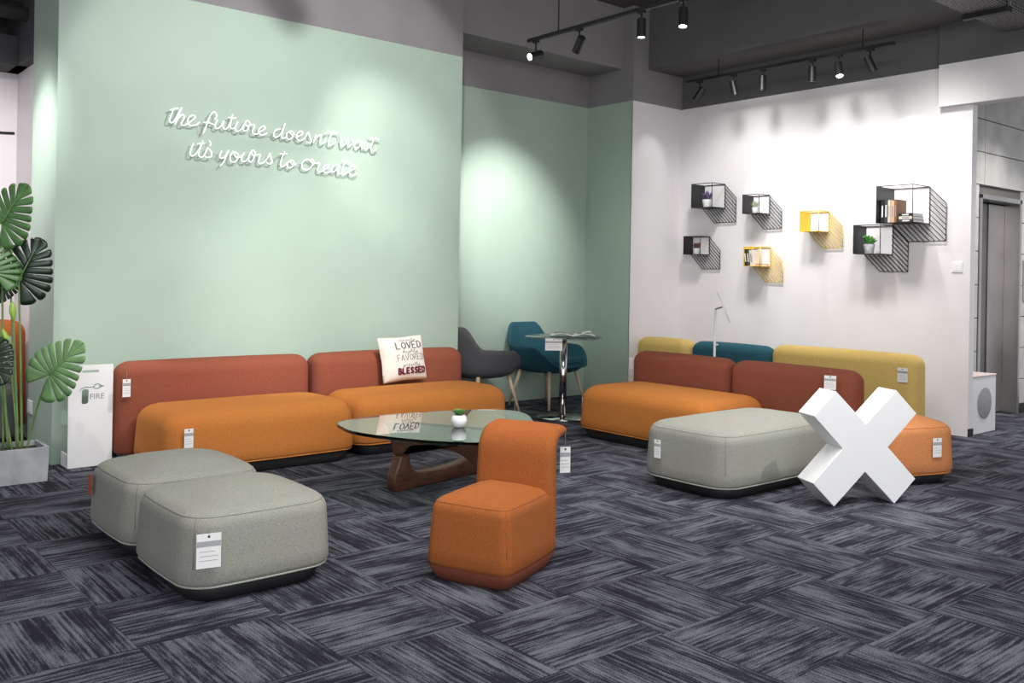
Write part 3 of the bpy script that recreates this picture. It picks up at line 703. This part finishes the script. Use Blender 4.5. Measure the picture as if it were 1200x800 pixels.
neck = [(-.072, .488), (-.060, .508), (-.030, .517), (-.010, .514), (.002, .515), (.012, .509), (-.005, .507), (-.028, .508), (-.055, .502), (-.066, .486)]
flame = [(.008, .512), (.022, .530), (.042, .536), (.060, .523), (.082, .516), (.060, .505), (.040, .495), (.022, .500)]
flame_in = [(.018, .513), (.030, .524), (.046, .526), (.052, .515), (.044, .505), (.028, .505)]
curve_mesh('front_panel', [outer, slot, body_, neck, flame, flame_in], .006, WHITEM, fs, (0, 0, 0), (PI/2, 0, 0))
text_mesh('lettering', 'FIRE', .050, .0006, PRINT, fs, (.037, -.0068, .435), (PI/2, 0, 0))
box('base_plate', -W2, W2, -.006, .15, 0, .012, WHITEM, fs, .002, 1); box('side_panel', -W2, -W2+.01, .0, .15, .012, .09, WHITEM, fs, .002, 1); box('side_panel', W2-.01, W2, .0, .15, .012, .09, WHITEM, fs, .002, 1)
# ------------------------------------------------------------------ neon lettering
YN = YA-.045
def wp(x, y):   # a traced mark carried onto the plane of the lettering
    u, v = x-PPX, PPY-y; d = fwd*FOC+cr*u+cu*v; return Vector((0, 0, HCAM))+d*(YN/d.y)
A_ = lambda L_: [wp(190+.125*x, 110+.125*y) for x, y in L_]
B_ = lambda L_: [wp(310+.11667*x, 130+.11667*y) for x, y in L_]
WORDS = [
 ('the', A_, [[(72,155),(110,140),(155,138)], [(108,140),(88,190),(70,240),(78,270),(105,262),(130,225),(160,170),(185,125)], [(185,125),(165,175),(140,230),(120,288)], [(125,275),(150,230),(185,195),(208,210),(195,250),(180,280),(200,297),(240,278),(285,245),(312,218),(292,200),(258,215),(238,250),(248,285),(285,297),(325,287),(352,265)]]),
 ('future', A_, [[(382,375),(410,310),(435,240),(455,195),(480,170),(505,180),(510,215),(495,240)], [(388,268),(430,268),(480,285),(502,290)], [(520,240),(500,285),(500,318),(520,325),(550,300),(580,250),(570,290),(575,320),(600,328),(630,290),(650,240),(662,192)], [(650,240),(638,295),(650,325),(680,315),(700,275),(710,262)], [(618,222),(655,224),(695,226)], [(708,265),(687,312),(690,345),(715,350),(745,325),(770,280),(760,320),(768,347),(795,340),(815,305),(825,275),(805,253),(785,258),(780,285),(800,302),(830,290),(865,290),(860,320),(845,350),(860,374),(890,376),(925,352),(965,325),(955,300),(925,315),(905,345),(915,377),(945,384),(988,368)]]),
 ("it's", A_, [[(295,460),(275,510),(262,555),(275,582),(305,572),(340,530),(370,470),(382,438)], [(370,470),(350,530),(342,565),(352,590),(380,590),(405,555),(425,500)], [(330,470),(365,465),(402,462)], [(440,435),(455,460),(448,487)], [(425,500),(445,520),(465,555),(458,588),(430,597),(402,588)]]),
 ('yours', A_, [[(560,530),(540,575),(545,600),(570,600),(600,565),(622,528)], [(622,528),(602,580),(580,630),(543,677)], [(695,550),(665,545),(640,580),(640,620),(665,640),(700,620),(715,575),(695,550),(676,560),(688,588),(720,595),(750,575)], [(770,550),(745,600),(752,630),(780,632),(810,590),(825,550),(815,590),(812,625),(835,637),(860,600),(872,560),(860,530),(840,535),(838,560),(860,580),(890,570),(920,570),(908,610),(905,645),(935,652),(970,625),(1000,580),(1010,558),(1022,600),(1030,640),(1005,657),(978,642)]]),
 ("doesn't", B_, [[(165,180),(125,185),(95,220),(95,255),(120,264),(155,240),(180,190),(207,122)], [(207,122),(185,190),(172,245),(187,277),(218,258)], [(270,200),(230,220),(222,260),(245,285),(280,265),(290,225),(270,200),(256,215),(275,240),(308,233)], [(308,262),(350,250),(385,225),(370,203),(340,215),(322,250),(335,290),(370,297),(405,270),(440,213),(455,260),(470,300),(455,322),(423,310)], [(518,238),(500,285),(490,322)], [(495,310),(530,260),(560,240),(570,260),(555,305),(562,332),(590,325),(617,293)], [(635,188),(625,215),(603,237)], [(692,193),(660,260),(640,312),(650,342),(685,335),(717,303)], [(648,215),(690,218),(738,225)]]),
 ('wait', B_, [[(775,275),(762,320),(775,352),(805,340),(833,288),(830,330),(845,357),(875,335),(890,300),(880,278)], [(960,298),(925,310),(903,345),(915,372),(945,365),(970,330),(987,298),(975,340),(977,377),(1000,370)], [(1017,308),(1003,350),(1015,382),(1045,370),(1068,328)], [(1117,262),(1085,320),(1065,372),(1077,402),(1105,402),(1127,373)], [(1040,265),(1090,280),(1155,290)]]),
 ('to', B_, [[(202,408),(175,470),(160,530),(170,560),(200,550),(232,518)], [(153,435),(190,430),(227,430)], [(270,493),(235,520),(230,555),(255,572),(285,550),(295,515),(272,493),(262,510),(282,540),(323,533)]]),
 ('create', B_, [[(470,520),(450,490),(410,490),(375,530),(385,575),(430,590),(470,560),(495,510),(480,485),(465,495),(475,520),(510,525),(550,520),(540,560),(530,595),(560,612),(600,590),(640,565),(640,540),(610,550),(590,590),(605,617),(650,614),(682,588)], [(740,533),(700,550),(668,590),(690,612),(720,590),(747,543),(735,590),(737,632),(767,625)], [(822,493),(790,560),(775,612),(790,637),(825,625),(855,600),(900,580),(915,555),(890,543),(860,570),(850,615),(870,644),(905,642),(938,618)], [(778,505),(820,510),(862,520)]]),
]
ns = thing('neon_sign', 'white handwritten neon lettering on the green wall', 'neon sign', (0, 0, 0))
ends = []
for wname, fn, strokes in WORDS:
    P = [catmull(fn(s), 5) for s in strokes]
    o = tubes('word', P, .0050, NEON, ns, 8); o['label'] = 'neon word "%s" in script' % wname
    st_ = []
    for s in P[:2]:
        q = s[len(s)//2]; st_.append([q, Vector((q.x, YA, q.z))])
    tubes('standoff', st_, .003, CLEARCAB, o, 6)
    pts_ = [p for s in P for p in s]; ends.append((min(pts_, key=lambda p: p.x), max(pts_, key=lambda p: p.x)))
for a, b in ((0, 1), (1, 4), (4, 5), (2, 3), (3, 6), (6, 7)):
    tube('cable', [ends[a][1], ends[b][0]], .0022, CLEARCAB, ns, 6)
# ------------------------------------------------------------------ printed cushion
def cursive(word):
    """single line script letters, unit x-height"""
    G = {'d': ([[(.75,.9),(.4,1),(.05,.7),(.1,.1),(.5,0),(.8,.5),(1.05,2.1)], [(1.05,2.1),(.8,.5),(.85,0),(1.15,.1)]], 1.15), 'e': ([[(0,.3),(.6,.6),(.6,.95),(.3,.95),(.1,.5),(.3,.02),(.7,.05),(.95,.3)]], .95),
         'p': ([[(.2,1),(-.2,-1.1)], [(.1,.5),(.45,1),(.8,.75),(.6,.1),(.15,.1)], [(.6,.1),(.95,.2)]], .95), 'l': ([[(0,.2),(.4,1.2),(.6,2.1),(.35,2.0),(.2,.8),(.25,.05),(.6,.1)]], .6), 'y': ([[(.05,1),(.0,.3),(.3,.05),(.75,.9)], [(.75,1),(.4,-.6),(.05,-1.0),(-.1,-.6),(.5,.1),(.95,.4)]], .95),
         'h': ([[(0,.1),(.4,1.3),(.55,2.1),(.35,2.0),(.1,0)], [(.1,.1),(.45,.9),(.7,.8),(.6,.1),(.9,.1)]], .9), 'i': ([[(0,.2),(.25,1),(.15,.1),(.5,.1)], [(.36,1.4),(.4,1.5)]], .5), 'g': ([[(.8,.9),(.4,1),(.1,.6),(.25,.05),(.65,.3),(.85,1)], [(.85,1),(.5,-.7),(.1,-1.0),(-.05,-.6),(.6,.1),(1,.3)]], 1.0),
         'r': ([[(0,.2),(.2,1),(.3,.85),(.6,.95),(.45,.1),(.8,.1)]], .8), 'a': ([[(.75,.9),(.4,1),(.05,.6),(.15,.05),(.5,.1),(.8,.95)], [(.8,.95),(.7,.1),(1,.1)]], 1.0), 't': ([[(.4,1.8),(.15,.3),(.3,0),(.6,.2)], [(.0,1.2),(.7,1.3)]], .6)}
    out = []; x = 0
    for c in word:
        st, w = G[c]
        for s in st: out.append([(px+x, py) for px, py in s])
        x += w
    return out, x
CAPS = {'L': [[(0, 1), (0, 0), (.6, 0)]], 'O': [[(.35, 1), (.08, .8), (0, .5), (.08, .2), (.35, 0), (.62, .2), (.7, .5), (.62, .8), (.35, 1)]], 'V': [[(0, 1), (.33, 0), (.66, 1)]], 'E': [[(.6, 1), (0, 1), (0, 0), (.6, 0)], [(0, .52), (.5, .52)]],
        'D': [[(0, 0), (0, 1), (.35, .97), (.6, .75), (.65, .5), (.6, .25), (.35, .03), (0, 0)]], 'F': [[(.6, 1), (0, 1), (0, 0)], [(0, .52), (.5, .52)]], 'A': [[(0, 0), (.33, 1), (.66, 0)], [(.12, .36), (.54, .36)]], 'R': [[(0, 0), (0, 1), (.4, .97), (.55, .75), (.4, .53), (0, .5)], [(.3, .5), (.6, 0)]],
        'B': [[(0, 0), (0, 1), (.4, .97), (.5, .77), (.36, .55), (0, .53)], [(.36, .55), (.58, .3), (.42, .02), (0, 0)]], 'S': [[(.58, .85), (.3, 1), (.05, .82), (.12, .6), (.5, .42), (.58, .2), (.3, 0), (0, .15)]]}
cu_h = .205
def csurf(u, v):   # u,v in [-1,1]
    e = (1-abs(u)**3.2)*(1-abs(v)**3.2); x = u*cu_h*(1-.07*(1-v*v)*abs(u)**2*0-.06*(1-abs(v))*u*u); y = .87*v*cu_h*(1-.06*(1-abs(u))*v*v)
    w = .006*math.sin(9*u+5*v)*math.exp(-((v+.05*u)*3)**2)*(.5-.5*u)
    return Vector((x, y, .062*max(0, e)**.55+w))
cs = thing('throw_cushion', 'cream cushion printed with loved, favored and blessed lettering', 'cushion', (4.003, 6.068, .612), 0, None, (math.radians(78), math.radians(-2.5), 0))
N = 26; V = []; F = []
for side in (1, -1):
    b = len(V)
    for i in range(N+1):
        for j in range(N+1):
            p = csurf(2*i/N-1, 2*j/N-1); V.append((p.x, p.y, p.z*side*(1 if side > 0 else .8)))
    for i in range(N):
        for j in range(N):
            q = (b+i*(N+1)+j, b+(i+1)*(N+1)+j, b+(i+1)*(N+1)+j+1, b+i*(N+1)+j+1); F.append(q if side > 0 else q[::-1])
co = mesh('cover', V, F, LINEN, cs, True)
bm = bmesh.new(); bm.from_mesh(co.data); bmesh.ops.remove_doubles(bm, verts=bm.verts, dist=1e-5); bmesh.ops.recalc_face_normals(bm, faces=bm.faces); bm.to_mesh(co.data); bm.free()
def on_c(x, y): return csurf(x/cu_h, y/cu_h)+Vector((0, 0, .0015))
def dense(P, n=4):
    out = []
    for a, b in zip(P[:-1], P[1:]):
        for k in range(n): out.append((a[0]+(b[0]-a[0])*k/n, a[1]+(b[1]-a[1])*k/n))
    out.append(P[-1]); return out
def capline(word, x0, x1, y0, h, r, mat, double=0):
    n = len(word); cw = (x1-x0)/n; S_ = []
    for i, c in enumerate(word):
        for st in CAPS[c]:
            P = [on_c(x0+cw*i+px*cw*1.1, y0+py*h) for px, py in dense(st)]; S_.append(P)
            if double: S_.append([on_c(x0+cw*i+px*cw*1.1+double, y0+py*h-double*.4) for px, py in dense(st)])
    o = tubes('printed_word', S_, r, mat, co, 5); o['label'] = 'printed word %s' % word
def scriptline(word, x0, x1, y0, h, mat):
    st, w = cursive(word); k = (x1-x0)/w
    o = tubes('printed_word', [[on_c(x0+p.x*k, y0+p.y*h) for p in catmull([(a, b, 0) for a, b in s], 4)] for s in st], .0012, mat, co, 4); o['label'] = 'printed script word %s' % word
capline('LOVED', -.085, .165, .085, .062, .0022, CHPRINT, .006); capline('FAVORED', -.085, .18, -.025, .055, .0020, CHPRINT); capline('BLESSED', -.085, .175, -.142, .05, .0075, MAROON)
scriptline('deeply', -.045, .115, .158, .012, CHPRINT); scriptline('highly', -.03, .115, .045, .015, CHPRINT); scriptline('greatly', -.045, .12, -.075, .015, CHPRINT)
# ------------------------------------------------------------------ wire shelves
def shelf(label, units, mat, sh_=.15):
    y0 = units[0][1]; t = thing('wall_shelf', label, 'shelf', (XW, units[0][1], units[0][3]), 0, 'wire shelves on the white wall')
    zb = units[0][3]
    for (ylo, yhi, ztop, zbot, dep_) in units:
        a, b, c, d = ylo-y0, yhi-y0, zbot-zb, ztop-zb
        box('side_panel', -dep_, -.002, b-.004, b, c, d, mat, t); box('shelf_board', -dep_, -.002, a, b-.004, c, c+.004, mat, t)
        r = .0042
        for nm, P in (('frame_bar', [(-dep_, a, c), (-dep_, a, d)]), ('frame_bar', [(-.006, a, c), (-.006, a, d)]), ('frame_bar', [(-dep_, a, d), (-dep_, b, d)]), ('frame_bar', [(-.006, a, d), (-.006, b, d)]), ('frame_bar', [(-dep_, a, d), (-.006, a, d)]), ('frame_bar', [(-dep_, b, d), (-.006, b, d)]), ('frame_bar', [(-dep_, a, c), (-.006, a, c)])):
            tube(nm, P, r, mat, t, 6)
        n = 5 if ztop-zbot < .2 else 6 if ztop-zbot < .3 else 7
        hgt = d-c; wid = b-a
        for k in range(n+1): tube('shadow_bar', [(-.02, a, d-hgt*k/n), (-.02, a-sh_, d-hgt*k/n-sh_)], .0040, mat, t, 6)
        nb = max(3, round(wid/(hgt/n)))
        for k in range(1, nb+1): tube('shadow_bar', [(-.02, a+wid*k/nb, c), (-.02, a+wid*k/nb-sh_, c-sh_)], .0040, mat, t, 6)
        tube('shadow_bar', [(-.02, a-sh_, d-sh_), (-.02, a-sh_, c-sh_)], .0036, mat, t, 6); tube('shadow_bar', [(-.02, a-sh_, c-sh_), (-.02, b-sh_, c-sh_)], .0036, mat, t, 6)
shelf('black wire wall shelf holding the purple plant', [(5.907, 6.177, 2.268, 2.02, .225)], BLACKM)
shelf('small black wire wall shelf holding the brown plant', [(6.098, 6.323, 1.728, 1.536, .16)], BLACKM)
shelf('black wire wall shelf holding the pale plant', [(5.365, 5.563, 2.124, 1.937, .184)], BLACKM)
shelf('yellow wire wall shelf holding books', [(5.342, 5.539, 1.604, 1.414, .184)], YELM)
shelf('empty yellow wire wall shelf', [(4.709, 4.910, 1.932, 1.741, .184)], YELM)
shelf('double black wire wall shelf with books above and a plant below', [(3.756, 4.081, 2.105, 1.787, .31), (4.083, 4.339, 1.780, 1.524, .225)], BLACKM)
potprof = lambda s: [(.030*s, 0), (.032*s, .004*s), (.042*s, .07*s), (.042*s, .075*s), (.037*s, .075*s), (.035*s, .062*s), (0, .062*s)]
potplant('small purple plant in a white pot on a black wall shelf', (7.72, 6.04, 2.0245), potprof(1.1), WHITEP, LAV, 'bush', 60, .06, .09, .07, 'potted_plant', 'plants on the wall shelves')
potplant('small brown plant in a white pot on a black wall shelf', (7.79, 6.22, 1.5405), potprof(.85), WHITEP, REDF, 'bush', 50, .045, .07, .055, 'potted_plant', 'plants on the wall shelves')
potplant('pale spiky plant in a white pot on a black wall shelf', (7.76, 5.47, 1.9415), potprof(.8), WHITEP, PALEF, 'spike', 26, .04, .09, .05, 'potted_plant', 'plants on the wall shelves')
potplant('bushy green plant in a white pot on the double black shelf', (7.735, 4.24, 1.5285), potprof(1.15), plain('marbled_pot', (.55, .55, .57), .5, 0, .3, 25), SUCC, 'bush', 90, .06, .085, .075, 'potted_plant', 'plants on the wall shelves')
def book(label, loc, w, h, d, mat, lean=0, rz=0, rot=None, group=None):
    # w along y, d along x, h up
    t = thing('book', label, 'book', loc, 0, group, rot if rot else (lean, 0, rz))
    box('pages', -d+.004, -.003, .003, w-.003, .003, h-.003, PAPER, t)
    box('cover', -d, 0, 0, .003, 0, h, mat, t); box('cover', -d, 0, w-.003, w, 0, h, mat, t); box('spine', -d-.002, -d+.002, 0, w, 0, h, mat, t)
    box('title_strip', -d-.0026, -d-.002, w*.3, w*.7, h*.25, h*.75, PAPER if mat in (BK1, BK2) else PRINT, t)
BK1 = plain('book_black', (.015, .015, .018), .5); BK2 = plain('book_charcoal', (.05, .05, .055), .5); BK3 = plain('book_peach', (.62, .38, .24), .6); BK4 = plain('book_cream', (.66, .60, .52), .6); BK5 = plain('book_brown', (.22, .11, .06), .6)
gb = 'books on the yellow shelf'
book('black book leaning at the left on the yellow shelf', (7.84, 5.500, 1.4185), .028, .168, .15, BK1, -.13, 0, None, gb)
book('charcoal book leaning second on the yellow shelf', (7.84, 5.468, 1.4185), .028, .168, .15, BK2, -.13, 0, None, gb)
book('cream book leaning third on the yellow shelf', (7.84, 5.430, 1.4185), .034, .16, .15, BK4, -.13, 0, None, gb)
book('peach book lying flat on the yellow shelf', (7.84, 5.420, 1.4185), .02, .07, .14, BK3, 0, 0, (PI/2, 0, 0), gb)
gb = 'books on the double black shelf'
for i, (m_, w, h, lb) in enumerate(((BK1, .030, .20, 'black book at the left on the double black shelf'), (BK2, .028, .205, 'charcoal book second from left on the double black shelf'), (BK4, .020, .195, 'cream book third from left on the double black shelf'), (BK3, .034, .19, 'peach book fourth from left on the double black shelf'), (BK5, .018, .20, 'brown book fifth from left on the double black shelf'))):
    book(lb, (7.78, 4.040-[0, .033, .056, .093, .114][i], 1.7915), w, h, .17, m_, 0, 0, None, gb)
for i, (m_, lb) in enumerate(((BK2, 'charcoal book lying flat lowest on the double black shelf'), (BK4, 'cream book lying flat in the middle on the double black shelf'), (BK1, 'black book lying flat on top on the double black shelf'))):
    book(lb, (7.80, 3.77+.13, 1.7915+i*.0255), .025, .125-.005*i, .20, m_, 0, 0, (PI/2, 0, 0), gb)
# ------------------------------------------------------------------ monstera in planter
pl = thing('concrete_planter', 'square grey concrete planter at the left edge', 'planter', (1.30, 6.13, 0), 0)
ph = .205; a = .148
R = [[(x, y, 0) for x, y in rrect(a-.008, a-.008, .006, 0, 2, 1)], [(x, y, ph) for x, y in rrect(a, a, .006, 0, 2, 1)], [(x, y, ph) for x, y in rrect(a-.02, a-.02, .006, 0, 2, 1)], [(x, y, ph-.05) for x, y in rrect(a-.02, a-.02, .006, 0, 2, 1)]]
V, F = loftVF(R); mesh('pot', V, F, POTC, pl)
box('bark_mulch', -a+.021, a-.021, -a+.021, a-.021, ph-.06, ph-.03, SOIL, pl)
pt = thing('monstera', 'tall monstera plant with split leaves in the concrete planter', 'plant', (1.30, 6.13, ph-.03))
def leaf(loc, up_, face, size, mat, droop=.18, name='leaf'):
    """up_ = direction of the midrib to the tip, face = way the upper side looks"""
    y = Vector(up_).normalized(); z = Vector(face); z = (z-y*z.dot(y)).normalized(); x = y.cross(z)
    V = []; F = []; nl = 8
    def outl(th): return .66+.26*math.exp(-(th/.55)**2)-.06*math.exp(-((th-1.6)/.6)**2)*0+.02*math.cos(3*th)
    def anc(th): return Vector((0, .02+.66*max(0, math.cos(th*.62))**3*max(0, 1-th/2.4), 0))
    edges = [0, .27, .54, .82, 1.12, 1.44, 1.78, 2.16, 2.80]
    for sd in (-1, 1):
        for i in range(nl):
            ta, tb = edges[i], edges[i+1]; nr, nth = 6, 5; b = len(V)
            for r in range(nr+1):
                s = r/nr; gp = .034*max(0, (s-.30)/.70)**.45 if s > .30 else 0
                for q in range(nth+1):
                    w = q/nth; lo = ta+(gp if i > 0 else 0); hi = tb-gp; th = lo+(hi-lo)*w
                    if i == 0 and q == 0: th = 0
                    rr = outl(th)*(1-.06*abs(2*w-1)**4 if i else 1-.05*w**4)
                    out = Vector((math.sin(th)*rr, .10+math.cos(th)*rr, 0)); p = anc(th).lerp(out, s)
                    px = p.x*sd; pz = -droop*(p.x**2)*1.4-droop*.9*max(0, p.y-.2)**2+.03*abs(p.x)+.018*math.sin(w*PI)*s
                    V.append(Vector(loc)+(x*px+y*p.y+z*pz)*size)
            for r in range(nr):
                for q in range(nth):
                    f = (b+r*(nth+1)+q, b+r*(nth+1)+q+1, b+(r+1)*(nth+1)+q+1, b+(r+1)*(nth+1)+q); F.append(f)
    o = mesh(name, V, F, mat, pt, True); md = o.modifiers.new('t', 'SOLIDIFY'); md.thickness = .002; md.offset = 0
    rib = [Vector(loc)+(y*t_+z*(-droop*.9*max(0, t_-.2)**2+.006/size*0))*size for t_ in [k/8*.98 for k in range(9)]]
    tube('midrib', rib, .0045, STEMM, o, 6, False, .0015)
    return o
vw = -fwd
O = Vector((1.30, 6.13, ph-.03))
def at(px, py, dd_):    # point seen at a photo position at depth dd_, in plant space
    u, v = px-PPX, PPY-py; d = fwd*FOC+cr*u+cu*v; return Vector((0, 0, HCAM))+d*(dd_/FOC)-O
def imdir(dx, dy, dz_=0): return cr*dx-cu*dy+fwd*dz_
D0 = 5.53
LV = [(at(2, 262, D0-.05), imdir(.55, -.85, -.1), imdir(-.15, -.1, -1), .27, LEAF, (4, 515)),
      (at(22, 328, D0+.02), imdir(.42, -.9, .1), imdir(.25, .1, -1), .27, LEAFD, (26, 512)),
      (at(57, 440, D0-.10), imdir(.72, -.72, -.05), imdir(-.1, -.2, -1), .265, LEAFL, (31, 512)),
      (at(-6, 322, D0-.12), imdir(-.2, -1, .2), imdir(.5, -.2, -1), .22, LEAF, (10, 514)),
      (at(-14, 415, D0-.15), imdir(.5, .7, -.2), imdir(.1, -.5, -1), .20, LEAFD, (-2, 512)),
      (at(-20, 345, D0+.1), imdir(-.8, -.5, .2), imdir(-.1, -.3, -1), .24, LEAF, (14, 512)),
      (at(12, 330, D0+.1), imdir(-.5, .9, -.2), imdir(-.2, -.5, -1), .14, LEAFD, (20, 512)),]
for loc, upd, fc, sz, mt_, root in LV:
    leaf(loc, upd, fc, sz, mt_)
    base = at(root[0], root[1], D0); base.z = .0
    mid = base.lerp(loc, .55)+Vector((0, 0, .04))
    tube('petiole', catmull([base, mid, loc], 8), .0075, STEMM, pt, 8, False, .005)
# rolled new leaves
for (p0, p1, w) in (((16, 377), (14, 353), .020), ((10, 404), (3, 385), .018)):
    a0, a1 = at(*p0, D0-.05), at(*p1, D0-.05); V = []; prof = [(0, .15), (.2, .6), (.5, 1), (.8, .75), (1, .1)]
    R = [[a0.lerp(a1, t_)+(cr*math.cos(k*PI/5)+fwd*math.sin(k*PI/5))*w*s_ for k in range(10)] for t_, s_ in prof]
    V, F = loftVF(R); mesh('rolled_leaf', V, F, LEAFN, pt, True)
    b0 = at(22, 512, D0); b0.z = 0; tube('petiole', catmull([b0, b0.lerp(a0, .6), a0], 6), .006, STEMM, pt, 8, False, .004)
# ------------------------------------------------------------------ chair in the room beyond
bc = thing('lounge_chair', 'orange chair with grey seat in the room behind the planter', 'chair', (1.33, 7.45, 0), math.radians(-14))
plinth(.25, .30, .10, .12, bc)
sh2 = pad('backrest', .27, .12, .10, .885, .10, .11, ORANGE2, bc, (0, .20, 0), .02, .01, .01, SEAM, None, False)
pad('seat', .25, .24, .10, .44, .06, .10, CHARC, bc, (0, -.12, 0), .012, .01, .02)
pad('back_cushion', .22, .05, .44, .78, .05, .05, SAGEGREY, bc, (0, .045, 0), .01, .01, .01)
# ------------------------------------------------------------------ price tags
def price_tag(label, loc, rz, w=.055, h=.11, tilt=0, string=.05, thick=.0012, mat=None):
    """hangs from loc, its face towards local -y"""
    t = thing('price_tag', label, 'price tag', loc, 0, 'hanging price tags', (tilt, 0, rz))
    box('card', -w/2, w/2, -thick, 0, -h, 0, mat or PAPER, t)
    if mat is None:
        box('printed_band', -w/2+.001, w/2-.001, -thick-.0004, -thick, -h*.38, -h*.22, BAND, t)
        for k in range(3): box('printed_line', -w*.38, w*(.38 if k else .25), -thick-.0004, -thick, -h*(.52+.13*k)-.0015, -h*(.52+.13*k)+.0008, BAND, t)
        o = lathe('eyelet', [(.005, 0), (.005, .0006), (0, .0006)], INK, t, 10, (0, -thick, -h*.09)); o.rotation_euler = (PI/2, 0, 0)
    if string: tube('string', [(0, -thick, -h*.09), (0, .002, string)], .0008, PRINT, t, 5)
    return t
price_tag('price tag hanging on the left end of the long rust backrest', (1.935, 6.140, .565), 0, .05, .115)
price_tag('price tag on the left front of the orange sofa near the fire stand', (2.085, 5.455, .325), 0, .055, .115)
price_tag('price tag on the front of the nearest grey ottoman', (1.372, 3.372, .285), math.radians(-12), .09, .13)
price_tag('small red tag on the left side of the rear grey ottoman', (1.290, 4.60, .30), -PI/2, .05, .09, 0, 0, .0012, REDTAG)
price_tag('price tag hanging free behind the lip of the orange lounge chair', (2.952, 3.10, .485), math.radians(-25), .05, .12, 0, .06)
price_tag('silver price tag at the right end of the cushion sofa', (4.70, 5.52, .285), math.radians(50), .04, .075)
price_tag('price tag at the left end of the sofa near the bistro table', (5.30, 5.352, .30), math.radians(180), .05, .10)
price_tag('price tag at the left end of the rust backrest before the mustard backs', (6.02, 5.490, .58), math.radians(160), .05, .10)
price_tag('price tag at the left end of the long grey ottoman', (4.272, 3.68, .30), -PI/2, .05, .11)
price_tag('price tag on the top of the right rust backrest', (5.92, 3.52, .61), math.radians(-62), .08, .10, -.2)
price_tag('price tag on the long mustard sofa back', (7.088, 3.585, .60), -PI/2, .085, .115)
price_tag('price tag on the front of the salmon ottoman', (5.80, 2.70, .30), math.radians(-20), .07, .12)
price_tag('printed tag hanging over the edge of the bistro table', (5.452, 5.893, .738), math.radians(-36), .15, .105, 0, 0)
